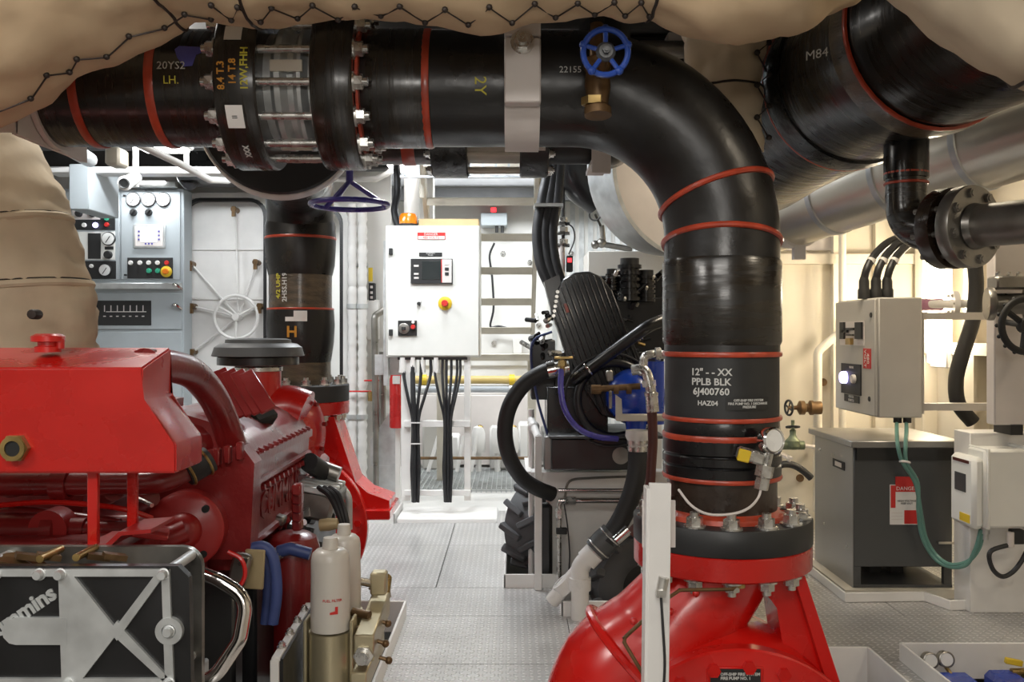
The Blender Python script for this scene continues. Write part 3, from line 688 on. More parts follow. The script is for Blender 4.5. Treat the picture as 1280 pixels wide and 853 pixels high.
lt, P, rr = lag('exhaust_lagging', 'long beige cloth lagged exhaust pipe across the top with dark lacing along its underside',
    [(.84, 2.1, 2.38), (.74, 2.1, 2.355), (.60, 2.1, 2.315), (.45, 2.1, 2.318), (.24, 2.1, 2.338), (-.1, 2.1, 2.340), (-.45, 2.1, 2.338), (-.72, 2.1, 2.338), (-.93, 2.1, 2.285), (-1.12, 2.1, 2.225), (-1.30, 2.1, 2.12), (-1.55, 2.1, 2.02), (-1.85, 2.1, 1.94)],
    [.10, .20, .232, .225, .215, .218, .222, .226, .235, .245, .25, .25, .25])
for f in (.30, .545, .625): seam_ring(P, rr, f, lt, 1.0)
lacing(P, rr, .30, .58, .12, 12, lt, .06); lacing(P, rr, .58, .92, .02, 6, lt, .035)
ll, P, rr = lag('silencer_lagging', 'beige lagged upright exhaust beside the grey switchboard, above the red engine',
    [(-2.2, 3.3, 2.35), (-2.05, 3.0, 2.16), (-1.91, 2.9, 1.96), (-1.78, 2.9, 1.74), (-1.725, 2.9, 1.56), (-1.70, 2.9, 1.38), (-1.69, 2.9, 1.2)],
    [.33, .345, .35, .355, .358, .362, .362], m='lag_light')
for z, tl in ((1.66, -.30), (1.505, -.16)):      # slanting stitched seams
    c = V((-1.755 if z > 1.6 else -1.712, 2.9, z)); ts = [2*PI*k/64 for k in range(64)]
    MB().tube([on_skin(c-V((0, 0, tl*.36*math.cos(t))), V((math.cos(t), math.sin(t), 0)), -.004) for t in ts], .013, 8, closed=True).obj('seam', M['lag_light'], ll)
    MB().tube([on_skin(c-V((0, 0, tl*.36*math.cos(t)-.012)), V((math.cos(t), math.sin(t), 0)), .0) for t in ts], .0028, 5, closed=True).obj('stitch_line', M['lace'], ll)
for p in (at(40, 393, 2.535),): MB().lathe([(0, .006), (.012, .004), (.014, 0), (.014, -.04), (0, -.04)], p, (.1, -1, 0), 12).obj('lagging_button', M['lace'], ll)
lr, P, rr = lag('corner_lagging', 'pale lagging cloth bulge overhead at the upper right, below the big black pipe',
    [(.70, 1.60, 2.75), (.74, 1.60, 2.5), (.82, 1.58, 2.26), (.98, 1.54, 2.09), (1.25, 1.5, 2.02), (1.7, 1.45, 2.02)], [.27, .28, .285, .285, .28, .28], m='lag_light')
seam_ring(P, rr, .62, lr, 1.0)
lv, P, rr = lag('vertical_lagging', 'narrow beige lagged pipe laced up its side, hanging behind the black bend', 
    [(.685, 2.96, 2.95), (.685, 2.96, 2.7), (.685, 2.96, 2.4), (.685, 2.96, 2.2), (.685, 2.96, 1.98)], [.125, .128, .13, .132, .12], m='lag_light')
hm = MB().sphere((0, 0, .004), .010, n=8).mesh('hook', M['lace'])
zz = []
for k in range(9):
    z = 2.42-k*.05; a = .55 if k % 2 else 1.15; p = V((.685+.137*math.sin(a), 2.96-.137*math.cos(a), z)); zz.append(p); inst(hm, 'lacing_hook', p, (0, -1, 0), lv)
MB().tube(zz, .0028, 5).obj('lacing_wire', M['lace'], lv)
seam_ring(P, rr, .78, lv, 1.0)
# ================================================================== PUMPS
def pump(name, label, dx, dy, dz, detail):
    o = V((dx, dy, dz)); X, Y = MX, MY
    def q(x, y, z): return V((x, y, z))+o
    t = thing(name, label, 'pump', q(X, Y, .0), None)
    C = V((.575, Y, .245))
    pts, rr = [], []
    for a, R, r in ((-75, .30, .08), (-110, .31, .10), (-140, .32, .13), (-165, .325, .152), (170, .33, .168), (145, .335, .176), (122, .325, .172)):
        a = math.radians(a); pts.append(C+V((R*math.cos(a), 0, R*math.sin(a)))+o); rr.append(r)
    pts += [q(.47, Y, .60), q(.545, Y, .685), q(X, Y, .78)]; rr += [.158, .148, .150]
    sp = spline(pts, 5); R2 = []
    for i in range(len(sp)):
        f = i/5; k = min(int(f), len(rr)-2); R2.append(rr[k]*(1-(f-k))+rr[k+1]*(f-k))
    MB().tube(sp, R2, 36).obj('volute', M['pump_red'], t)
    MB().lathe([(0, -.14), (.32, -.14), (.355, -.10), (.365, 0), (.355, .10), (.33, .16), (.30, .19), (0, .19)], C+o, (0, -1, 0), 56).obj('casing_body', M['pump_red'], t)
    # parting rib across the volute
    a = math.radians(134); rc = C+V((.333*math.cos(a), 0, .333*math.sin(a)))+o
    MB().torus(rc, (-math.sin(a), .0, math.cos(a)), .178, .013, 40, 8).obj('parting_rib', M['pump_red'], t)
    cc = C+V((.02, -.19, -.035))+o
    MB().lathe([(0, .035), (.20, .035), (.235, .03), (.25, .018), (.365, .015), (.37, .010), (.37, -.03), (0, -.03)], cc, (0, -1, 0), 64).obj('cover', M['pump_red'], t)
    for k in range(22):
        a = 2*PI*k/22+.08; inst(BOLT_RED, 'cover_bolt', cc+V((.325*math.cos(a), -.015, .325*math.sin(a))), (0, -1, 0), t, 1.05)
    MB().lathe([(.13, .74), (.24, .757), (.2455, .762), (.2455, .818), (.242, .822), (.13, .822)], q(X, Y, 0), n=56).obj('discharge_flange', M['red'], t)
    for k in range(14):
        a = .12+2*PI*k/14; inst(NUT, 'stud_nut', q(X+.213*math.cos(a), Y+.213*math.sin(a), .757), (0, 0, -1), t, 1.0)
    # ribbed bearing bracket down to the right, with its triangular opening
    b = MB()
    b.prism([(.095, .75), (.175, .75), (.235, .56), (.29, .40), (.32, .28), (.06, .28), (.03, .52), (.145, .545), (.128, .655), (.095, .70)][::-1], q(X, Y-.10, 0), (1, 0, 0), (0, 0, 1), -.14)
    b.prism([(.165, .75), (.195, .75), (.31, .40), (.345, .28), (.31, .28)][::-1], q(X, Y-.13, 0), (1, 0, 0), (0, 0, 1), -.22)
    b.obj('bracket', M['pump_red'], t)
    b = MB(); b.prism([(.16, .50), (.25, .47), (.36, .37), (.47, .33), (.47, .27), (.12, .20)][::-1], q(X, Y-.12, 0), (1, 0, 0), (0, 0, 1), -.24); b.obj('shoulder', M['pump_red'], t)
    for s_ in (-1, 1): MB().box(q(X-.02+s_*.38, Y, .27), (.24, .36, .05), bevel=.006).obj('foot', M['pump_red'], t)
    if detail:
        MB().bx(.515, .645, cc.y-.024, cc.y-.018, .488, .530).obj('name_plate', M['inkblack'], t)
        text('DEL: OFF-SHIP FIRE SYSTEM\nFIRE PUMP NO. 1', (.58, cc.y-.0245, .512), (1, 0, 0), (0, 0, 1), .0105, M['ink_w'], t, 'plate_lettering', bold=.0003)
        MB().bx(.505, .655, cc.y-.020, cc.y+.0, .48, .536, .004).obj('plate_backing', M['pump_red'], t)
        cp = spline(fillet([at(926, 727, 2.38), at(915, 737, 2.36), at(850, 738, 2.34), at(832, 750, 2.3), at(778, 800, 2.25), at(805, 845, 2.18), at(830, 880, 2.16)], .02, 3), 2)
        MB().tube(cp, .0048, 8).obj('vent_tube', M['bronze'], t)
        MB().cyl(at(925, 720, 2.38), at(927, 735, 2.38), .010, n=10).obj('tube_fitting', M['brass'], t)
        for px, py in ((792, 777), (838, 765), (870, 742)): MB().sphere(at(px, py, 2.39), .010, n=10).obj('casting_boss', M['pump_red'], t)
    return t
pump('fire_pump', 'glossy red volute pump close by, under the large black riser', 0, 0, 0, True)
pump('fire_pump', 'far red pump standing behind the red engine, with black flange and white plinth', AX-MX, AY-MY, 1.063-.823, False)
MB().bx(-1.60, -1.40, 4.52, 4.88, -.70, .483, .01).bx(-1.6, -.98, 4.45, 4.95, -.70, -.22, .01).solo('pump_plinth', M['white'], 'white painted plinth under the far red pump beside the walkway', 'plinth')
MB().bx(.08, .28, 2.42, 2.78, -.70, .243, .01).bx(.86, 1.07, 2.42, 2.78, -.70, .243, .01).bx(.08, 1.07, 2.3, 2.9, -.7, -.45).solo('pump_plinth', M['white'], 'white painted plinth under the nearest red pump, below deck level', 'plinth')
# white post in front of the near pump
po = thing('guard_post', 'white square post standing in front of the near red pump', 'post', at(818, 900, 2.0))
p0, p1 = at(817, 1350, 2.02), at(824, 604, 2.02)
b = MB(); b.box((p0+p1)/2, (.048, .012, (p1-p0).z), (0, .012, 0), bevel=.001); b.box((p0+p1)/2+V((-.0245, .022, -.006)), (.010, .05, (p1-p0).z-.012), (0, .012, 0), bevel=.001); b.obj('angle_bar', M['white'], po)
b = MB()
for sx in (-.032, .030): b.box(at(824, 655, 2.06)+V((sx, 0, 0)), (.012, .006, .105))
b.obj('clear_spacer', M['strap'], po)
MB().tube(spline([at(826, 742, 2.01), at(829, 790, 2.0), at(831, 830, 2.0), at(829, 870, 2.0)], 4), .003, 6).obj('dark_lead', M['cable'], po)
MB().cyl(at(830, 722, 2.01), at(826, 741, 2.01), .012, n=10).box(at(826, 742, 2.0), (.02, .015, .015)).obj('lead_clip', M['steel'], po)
# pressure gauge set on the neck
pg = thing('pressure_gauge', 'small steel pressure gauge with yellow-tagged valve on the near riser', 'gauge', at(950, 610, 2.43))
gc = at(964, 551, 2.40)
MB().lathe([(0, -.018), (.032, -.018), (.035, -.012), (.035, .012), (.031, .016), (.029, .011), (0, .011)], gc, (.45, -1, .1), 28).obj('case', M['chrome'], pg)
MB().lathe([(0, .0115), (.028, .0115), (.028, .012), (0, .0125)], gc, (.45, -1, .1), 24).obj('dial', M['gauge'], pg)
MB().cyl(gc, at(952, 608, 2.42), .013, n=12).hexa(at(957, 582, 2.41), (-.2, 0, -1), .024, .03).hexa(at(954, 598, 2.42), (-.2, 0, -1), .019, .03).obj('stem', M['steel'], pg)
MB().box(at(938, 570, 2.41), (.07, .035, .035), (0, .25, 0), bevel=.006).cyl(at(925, 568, 2.42), V((MX+.06, MY-.12, 1.075)), .012).obj('valve_block', M['steel'], pg)
MB().box(at(930, 570, 2.37), (.032, .012, .032), (0, .25, 0), bevel=.003).obj('yellow_tag', M['yellow'], pg)
MB().tube(spline([at(952, 606, 2.42), at(948, 622, 2.40), at(935, 636, 2.36), at(914, 643, 2.34), at(885, 643, 2.33), at(864, 632, 2.33), at(848, 612, 2.35)], 5), .0035, 6).obj('lead', M['strap'], pg)
MB().torus(at(992, 640, 2.5), (.2, .2, 1), .034, .003, 20, 6).obj('wire_loop', M['chrome'], pg)

# ================================================================== CONTROL PANEL on its rack
def screw_on(parent, p, axis=(0, -1, 0), sc=1): inst(SCREW, 'screw', p, axis, parent, sc)
PZ = 7.0
def pp(px, py, dy=0): v = at(px, py, PZ); v.y += dy; return v
cp = thing('control_panel', 'white electrical control panel with a screen and yellow stop button beside the ladder', 'control panel', pp(541, 446)+V((0, .15, 0)))
a, c = pp(482, 447), pp(600, 282)
MB().bx(a.x, c.x, PZ, PZ+.30, a.z, c.z, .008).obj('enclosure', M['panelwhite'], cp)
MB().bx(a.x+.012, c.x-.006, PZ-.014, PZ, a.z+.01, c.z-.008, .006).obj('door', M['panelwhite'], cp)
DZ = -.015
def slab(x0, y0, x1, y1, d0, d1, name, m, parent, bev=.002, f=pp):
    a, c = f(x0, y1), f(x1, y0); return MB().bx(a.x, c.x, a.y+d0, a.y+d1, a.z, c.z, bev).obj(name, M[m], parent)
slab(522, 291, 557, 300, DZ-.004, DZ, 'warning_sign', 'signred', cp)
slab(523, 295.5, 556, 299.5, DZ-.005, DZ-.003, 'sign_panel', 'paper', cp, 0)
text('DANGER', pp(539, 293.4, DZ-.006), (1, 0, 0), (0, 0, 1), .026, M['paper'], cp)
text('480 VOLTS', pp(539, 297.6, DZ-.006), (1, 0, 0), (0, 0, 1), .026, M['signred'], cp)
slab(524, 316, 553, 321, DZ-.004, DZ, 'name_plate', 'inkblack', cp)
text('CONTROL\nPANEL', pp(538.5, 318.4, DZ-.005), (1, 0, 0), (0, 0, 1), .014, M['paper'], cp)
sd = slab(514, 324, 566, 355, DZ-.02, DZ, 'display_unit', 'inkblack', cp)
slab(528, 327, 551, 350, DZ-.023, DZ-.019, 'screen', 'screen', sd)
slab(553, 325, 565, 354, DZ-.023, DZ-.019, 'key_panel', 'strap', sd)
slab(552, 325, 553.2, 354, DZ-.023, DZ-.019, 'red_stripe', 'signred', sd)
for y in (330, 337, 343): slab(556.5, y-2, 561.5, y+2, DZ-.027, DZ-.022, 'key', 'inkblack' if y > 332 else 'paper', sd)
for x, y in ((521, 333), (521, 343), (521, 348)): slab(x-3, y-1.2, x+3, y+1.2, DZ-.022, DZ-.019, 'icon', 'strap', sd)
def dial(c, r, axis, name, m, parent, h=.02, n=24): return MB().lathe([(0, h), (r*.85, h), (r, h*.7), (r, 0), (0, 0)], c, axis, n).obj(name, M[m], parent)
es = dial(pp(556.5, 379.5, DZ), L(8.6, PZ), (0, -1, 0), 'stop_collar', 'yellow', cp, .012)
dial(pp(556.5, 379.5, DZ-.012), L(4.2, PZ), (0, -1, 0), 'stop_button', 'signred', es, .045)
ks = slab(521, 374, 527, 378, DZ-.004, DZ, 'key_label', 'paper', cp, 0)
dial(pp(524, 380, DZ), .014, (0, -1, 0), 'key_switch', 'inkblack', cp, .03)
ib = slab(498, 401, 521.5, 420, DZ-.012, DZ, 'isolator_plate', 'inkblack', cp)
dial(pp(505.5, 411, DZ-.012), .042, (0, -1, 0), 'isolator_dial', 'stainless', ib, .012)
slab(503, 409, 508, 413, DZ-.05, DZ-.02, 'isolator_handle', 'inkblack', ib)
dial(pp(517, 409, DZ-.012), .018, (0, -1, 0), 'red_knob', 'signred', ib, .03); dial(pp(517, 403, DZ-.012), .012, (0, -1, 0), 'white_lamp', 'paper', ib, .02)
for y in (315, 416): slab(487, y-4, 491.5, y+4, DZ-.03, DZ, 'door_latch', 'inkblack', cp)
# rack
rk = thing('cable_rack', 'white upright cable rack with rungs carrying the control panel', 'rack', pp(541, 640)+V((0, .2, .05)))
b = [('post', 501, 513), ('post', 580, 588)]
za = pp(0, 627).z
for nm, x0, x1 in b:
    xa, xb = pp(x0, 0).x, pp(x1, 0).x; MB().bx(xa, xb, PZ+.02, PZ+.08, za, pp(0, 446).z-.002, .003).obj(nm, M['white'], rk)
for y0, y1 in ((526, 534), (613, 620)): MB().bx(pp(505, 0).x, pp(588, 0).x, PZ-.01, PZ+.02, pp(0, y1).z, pp(0, y0).z, .003).obj('rung', M['white'], rk)
MB().bx(pp(478, 0).x, pp(484, 0).x, PZ+.05, PZ+.14, pp(0, 450).z-.2, pp(0, 300).z, .002).obj('side_channel', M['galv'], rk)
MB().bx(pp(465, 0).x, pp(500, 0).x, PZ+.14, PZ+.16, pp(0, 470).z, pp(0, 444).z).obj('gland_plate', M['galv'], rk)
MB().bx(pp(499, 0).x, pp(622, 0).x, 6.82, 7.28, -.02, .035, .01).solo('rack_plinth', M['white'], 'low white plinth on the deck under the cable rack', 'plinth')
# cables down the rack
def cable(name, label, pts, r, m='cable', group=None, n=8, sub=6, cat='cable'):
    b = MB(); b.tube(spline(pts, sub), r, n); return b.solo(name, M[m], label, cat, group)
ends = [505, 516, 526, 538, 544, 553, 558, 564, 571, 575]
for i, x in enumerate(ends):
    left = i < 4; bx0 = 520 if left else 560; k = i % 4 if left else i-4
    off = (k-1.5)*2.6 if left else (k-2.5)*1.7
    d = -.03-.012*(i % 2)
    cable('panel_cable', ('first second third fourth fifth sixth seventh eighth ninth tenth'.split()[i])+' from the left of the cables under the control panel, '+('in the thicker bundle' if left else 'in the thinner bundle'),
        [pp(x, 449, .02), pp(x+(0 if not left else 0), 470, .0), pp((x+bx0+off)/2, 497, d), pp(bx0+off, 524, d), pp(bx0+off, 560, d), pp(bx0+off*1.25, 585, d), pp(bx0+off, 606, d), pp(bx0+off*.8, 627, d)],
        .019 if i in (1,) else .012 if left else .0105, 'cable', 'cables of the '+('left' if left else 'right')+' rack bundle')
for x, r in ((503, .028), (516, .026), (528, .022), (545, .026)):
    g = MB(); g.cyl(pp(x, 447, .02), pp(x, 463, .02), r, n=14); g.hexa(pp(x, 463, .02), (0, 0, -1), r*1.1, .02)
    o = g.obj('cable_gland', M['pvc'], cp)
MB().bx(pp(497, 0).x, pp(584, 0).x, PZ+.0, PZ+.04, pp(0, 450).z, pp(0, 446.8).z).obj('gland_strip', M['black'], cp)
for y in (527, 553): MB().bx(pp(514, 0).x, pp(528, 0).x, PZ-.07, PZ-.062, pp(0, y+1.5).z, pp(0, y).z).obj('cable_tie', M['white'], rk)
# beacon and box on top
bc = thing('warning_beacon', 'orange beacon light on top of the white control panel', 'beacon', pp(508, 282)+V((0, .12, 0)))
MB().lathe([(0, 0), (.074, 0), (.074, .03), (0, .03)], pp(508, 283)+V((0, .12, 0)), n=24).obj('base', M['inkblack'], bc)
MB().lathe([(.070, .03), (.070, .085), (.055, .11), (0, .12)], pp(508, 283)+V((0, .12, 0)), n=24).obj('lens', M['orange'], bc)
MB().torus(pp(511, 273)+V((0, .12, 0)), (0, 1, 0), .065, .006, 16, 6, 0, PI).obj('lead', M['cable'], bc)
MB().bx(pp(522, 0).x, pp(598, 0).x, PZ+.08, PZ+.28, pp(0, 282).z+.001, pp(0, 272).z, .003).solo('cardboard_box', M['card'], 'flat tan cardboard box lying on top of the control panel', 'box')
# ================================================================== LADDER (8.7 m away at eye level, sloping up towards us)
ld = thing('ship_ladder', 'cream steel ladder with flat treads sloping up behind the control panel', 'ladder', (0, 9.6, 0))
def rung(i): return V((0, 8.7-.29*i, 1.196+.25*i))
xl, xr = -.66, .17
for i in range(0, 7):
    p = rung(i); MB().box((( xl+xr)/2, p.y, p.z), (xr-xl, .20, .035), bevel=.004).box(((xl+xr)/2, p.y-.10, p.z-.02), (xr-xl, .008, .05)).obj('tread', M['cream'], ld)
pa, pb = rung(-.7), rung(6.6); ang = math.atan2((pb-pa).z, (pb-pa).y)
for x in (xl-.02, xr+.02): MB().box(V((x, 0, 0))+(pa+pb)/2, (.035, (pb-pa).length, .14), (ang, 0, 0), bevel=.003).obj('stringer', M['cream'], ld)
for x in (xl-.06, xr-.02): MB().bx(x, x+.08, 8.80, 8.90, 0, 1.16).obj('upright', M['cream'], ld)
for x in (xl-.03, xr+.05): MB().tube(fillet([(x, 7.1, 2.75), (x, 7.1, 2.2), (x, 8.6, 1.5)], .1, 5) if 0 else [(x, rung(5).y-.2, rung(5).z), (x, rung(5).y-.2, 2.8)], .02, 10).obj('handrail', M['cream'], ld)
# ================================================================== SWITCHBOARD
SZ = 7.92
def sp_(px, py, dy=0): v = at(px, py, SZ); v.y += dy; return v
sb = thing('switchboard', 'grey switchboard of gauges and lamps beside the white watertight door', 'switchboard', (sp_(150, 0).x, SZ+.3, 0))
MB().bx(sp_(60, 0).x, sp_(230, 0).x, SZ, SZ+.20, .0, sp_(0, 236).z, .006).obj('cabinet', M['greyboard'], sb)
def ss(x0, y0, x1, y1, d0, d1, name, m, parent, bev=.002): return slab(x0, y0, x1, y1, d0, d1, name, m, parent, bev, sp_)
dr = ss(152, 240, 226, 350, -.014, 0, 'upper_door', 'greyboard', sb, .004); dl = ss(62, 240, 150, 350, -.014, 0, 'upper_door', 'greyboard', sb, .004)
ss(62, 354, 228, 362, -.05, 0, 'hand_bar', 'galv', sb, .006); ss(62, 367, 228, 412, -.014, 0, 'middle_door', 'greyboard', sb, .004); ss(62, 415, 228, 505, -.014, 0, 'lower_door', 'greyboard', sb, .004)
mm = ss(92, 376, 190, 407, -.02, -.012, 'mimic_panel', 'inkblack', sb)
for x in range(132, 187, 8):
    ss(x-.5, 382, x+.5, 390, -.023, -.019, 'line_mark', 'strap', mm, 0)
    ss(x-1.5, 395, x+1.5, 396.2, -.023, -.019, 'line_mark', 'strap', mm, 0)
ss(134, 389.5, 184, 390.5, -.023, -.019, 'bus_mark', 'strap', mm, 0)
def meter(px, py, r, parent):
    g = ss(px-r-1, py-r-1, px+r+1, py+r+1, -.02, -.013, 'meter_bezel', 'black', parent, .004) if r < 0 else dial(sp_(px, py, -.013), L(r+1.2, SZ), (0, -1, 0), 'meter_bezel', 'black', parent, .02)
    dial(sp_(px, py, -.033), L(r, SZ), (0, -1, 0), 'meter_face', 'gauge', g, .004)
    MB().box(sp_(px, py+1, -.039), (.006, .002, L(r*1.3, SZ)), (0, .6, 0)).obj('needle', M['inkblack'], g)
for x in (168, 187, 205.5): meter(x, 250, 8, dr)
for x in (117, 136): meter(x, 250, 8, dl)
for x in (168, 187): k = dial(sp_(x, 266, -.014), L(4.5, SZ), (0, -1, 0), 'selector_switch', 'inkblack', dr, .02); MB().box(sp_(x, 266, -.045), (.012, .03, .05), (0, .7, 0)).obj('selector_handle', M['inkblack'], k)
text('SECTION', sp_(187, 238.6, -.0145), (1, 0, 0), (0, 0, 1), .018, M['inkblack'], dr)
h = ss(168, 281, 208, 311, -.03, -.012, 'display_frame', 'galv', dr, .006); ss(170.5, 283.5, 205.5, 308.5, -.033, -.029, 'display_panel', 'strap', h)
ss(178, 287.5, 198, 303, -.036, -.032, 'lit_display', 'lcd', h)
for y in (290, 295, 300):
    for x in (175.5, 200.5): ss(x-1, y-1, x+1, y+1, -.036, -.032, 'display_key', 'violet', h, 0)
for x in (184, 188, 192): ss(x-1, 305-.6, x+1, 306.3, -.036, -.032, 'display_key', 'violet', h, 0)
bp_ = ss(160.5, 322.5, 217, 348.5, -.024, -.012, 'button_panel', 'inkblack', dr)
for x in (165, 176.5, 187.5, 198.5): dial(sp_(x, 329, -.024), L(2.8, SZ), (0, -1, 0), 'lamp_button', 'paper', bp_, .018)
dial(sp_(210, 329, -.024), L(2.8, SZ), (0, -1, 0), 'red_lamp_button', 'signred', bp_, .018)
for x in (188, 199): dial(sp_(x, 339, -.024), L(3.2, SZ), (0, -1, 0), 'green_lamp_button', 'green', bp_, .02)
k = dial(sp_(209.5, 340, -.024), L(7, SZ), (0, -1, 0), 'stop_collar', 'yellow', bp_, .015); dial(sp_(209.5, 340, -.039), L(3.6, SZ), (0, -1, 0), 'stop_button', 'orange', k, .03)
lp_ = ss(92, 262, 145, 288, -.020, -.012, 'lamp_panel', 'graywrap', dl)
ss(92, 262, 126.5, 275, -.024, -.018, 'switch_plate', 'strap', lp_, 0)
for x in (101, 118): dial(sp_(x, 268, -.024), L(4, SZ), (0, -1, 0), 'selector_switch', 'inkblack', lp_, .04)
for y, m in ((267, 'signred'), (274, 'green'), (281.5, 'signred')): dial(sp_(135, y, -.02), L(2.8, SZ), (0, -1, 0), 'indicator', m, lp_, .02)
dial(sp_(107, 282, -.02), L(2.8, SZ), (0, -1, 0), 'indicator', 'paper', lp_, .02); dial(sp_(121, 282, -.02), L(3.2, SZ), (0, -1, 0), 'violet_indicator', 'led_v', lp_, .02)
mt_ = ss(92, 290, 145, 325, -.016, -.012, 'meter_panel', 'panelwhite', dl); ss(111, 292, 127, 324, -.02, -.014, 'dark_window', 'inkblack', mt_)
meter(137, 299, 7.5, mt_); ss(132, 308.5, 143, 312.5, -.02, -.014, 'plate', 'inkblack', mt_); dial(sp_(137, 319, -.016), L(5, SZ), (0, -1, 0), 'selector_switch', 'inkblack', mt_, .04)
lo = ss(92, 326.5, 146, 349, -.020, -.012, 'lower_meter_panel', 'inkblack', dl); meter(133, 338, 7, lo); dial(sp_(116, 333, -.02), L(2.4, SZ), (0, -1, 0), 'indicator', 'paper', lo, .02)
for x, y in ((157, 245), (158, 344), (144, 264)): ss(x-1.5, y-1, x+1.5, y+1, -.03, -.012, 'door_latch', 'inkblack', dr)
for y in (358, 383): MB().tube(spline([sp_(216, y, -.02), sp_(222, y-2, -.06), sp_(229, y+4, -.03)], 3), .012, 8).obj('latch_handle', M['chrome'], sb)
# light strip over it, small fixtures
ls = thing('strip_light', 'lit strip light along the top of the grey switchboard', 'light', sp_(196, 236, -.05))
MB().bx(sp_(163, 0).x, sp_(224, 0).x, SZ-.10, SZ-.02, sp_(0, 236).z, sp_(0, 229).z, .004).obj('housing', M['galv'], ls)
MB().bx(sp_(166, 0).x, sp_(212, 0).x, SZ-.115, SZ-.10, sp_(0, 232).z, sp_(0, 229).z).obj('tube', M['lamp'], ls)
area('strip_lamp', sp_(190, 233, -.17), (-.25, 0, 0), .5, .05, 9, COOL)
cb = MB().bx(at(86, 0, 6.5).x, at(111, 0, 6.5).x, 6.5, 7.0, at(0, 262, 6.5).z, at(0, 205, 6.5).z, .006).solo('junction_box', M['greyboard'], 'grey box hanging beside the lagging in front of the switchboard top', 'box')
cv = thing('security_camera', 'white dome-ended camera on a bracket above the switchboard meters', 'camera', at(158, 226, 6.4)); q_ = at(158, 229, 6.4)
MB().cyl(q_+V((-.02, .2, .07)), q_, .046, n=20).lathe([(.046, 0), (.052, .01), (.052, .03), (.0, .034)], q_, (0, -1, -.2), 20).obj('housing', M['white'], cv)
MB().lathe([(0, .042), (.026, .042), (.033, .05), (.036, .03)], q_, (0, -1, -.2), 20).obj('lens', M['inkblack'], cv)
MB().tube(fillet([q_+V((0, .16, 0)), q_+V((0, .16, .25)), q_+V((-.02, .16, .45))], .05, 5), .022, 10).obj('bracket', M['white'], cv)
# ================================================================== RED DIESEL ENGINE
en = thing('diesel_engine', 'red diesel engine with a square header tank, grey-lidded air filter and bright front guard', 'engine', (-1.15, 2.9, -.6))
def ex(poly, y0, y1, name, m, parent=en, Z=None, front_scale=None):   # polygon of photo pixels read at depth y0, run back to y1
    pts = [at(px, py, Z or y0) for px, py in poly]
    b = MB(); b.prism([(p.x, p.z) for p in pts], (0, y0, 0), (1, 0, 0), (0, 0, 1), y0-y1)
    return b.obj(name, M[m], parent)
# header tank: sloped top, cut right shoulder
X0, y0, y1 = -1.60, 2.0, 2.17
f = [at(px, py, 2.0) for px, py in ((178, 460), (178, 500), (220, 555), (220, 592))]
sec = [(X0, f[0].z)]+[(p.x, p.z) for p in f]+[(X0, f[3].z)]
b = MB(); A = [b.bm.verts.new((x, y0, z)) for x, z in sec]
B = [b.bm.verts.new((x, y1, z+(.042 if i in (0, 1) else 0))) for i, (x, z) in enumerate(sec)]
b.bm.faces.new(A); b.bm.faces.new(B[::-1])
for i in range(6): b.bm.faces.new((A[i], B[i], B[(i+1) % 6], A[(i+1) % 6]))
bmesh.ops.bevel(b.bm, geom=list(b.bm.edges), offset=.004, segments=2, affect='EDGES')
tk = b.obj('header_tank', M['red'], en)
q = at(60, 437, 2.09); MB().lathe([(0, 0), (.028, 0), (.028, .012), (.022, .014), (.022, .022), (.036, .024), (.036, .036), (.025, .042), (0, .042)], q-V((0, 0, .006)), n=24).obj('filler_cap', M['red'], tk)
MB().lathe([(0, 0), (.010, 0), (.010, .022), (0, .024)], at(75, 436, 2.09), n=12).obj('overflow_stub', M['red'], tk)
q = at(21, 560, 2.0); hx = MB(); hx.hexa(q, (0, -1, 0), .031, .014).lathe([(.025, .014), (.027, .02), (.017, .02), (.017, .0155)], q, (0, -1, 0), 24); hx = hx.obj('sight_nut', M['brass'], tk)
MB().lathe([(0, .0165), (.0175, .0165), (.0175, .015)], q, (0, -1, 0), 24).obj('sight_glass', M['dark'], hx)
for px, yb, Z in ((117, 684, 2.03), (166, 664, 2.13)):
    p = at(px, 588, Z); e = at(px, yb, Z); MB().box((p+e)/2, (.023, .014, p.z-e.z), None, .002).obj('tank_leg', M['red'], en)
b = MB(); b.prism([(0, 0), (.05, .0), (.08, .028), (.145, .034), (.145, .042), (.075, .037), (.045, .009), (0, .008)], at(106, 686, 2.02), (1, 0, 0), (0, 0, 1), -.14); b.obj('leg_bracket', M['midred'], en)
# coolant tube from the tank back to the engine
MB().tube(spline([at(180, 457, 2.12), at(212, 458, 2.25), at(240, 467, 2.38), at(262, 490, 2.5), at(278, 520, 2.6), at(292, 560, 2.68)], 6), .040, 24).obj('coolant_tube', M['maroon'], en)
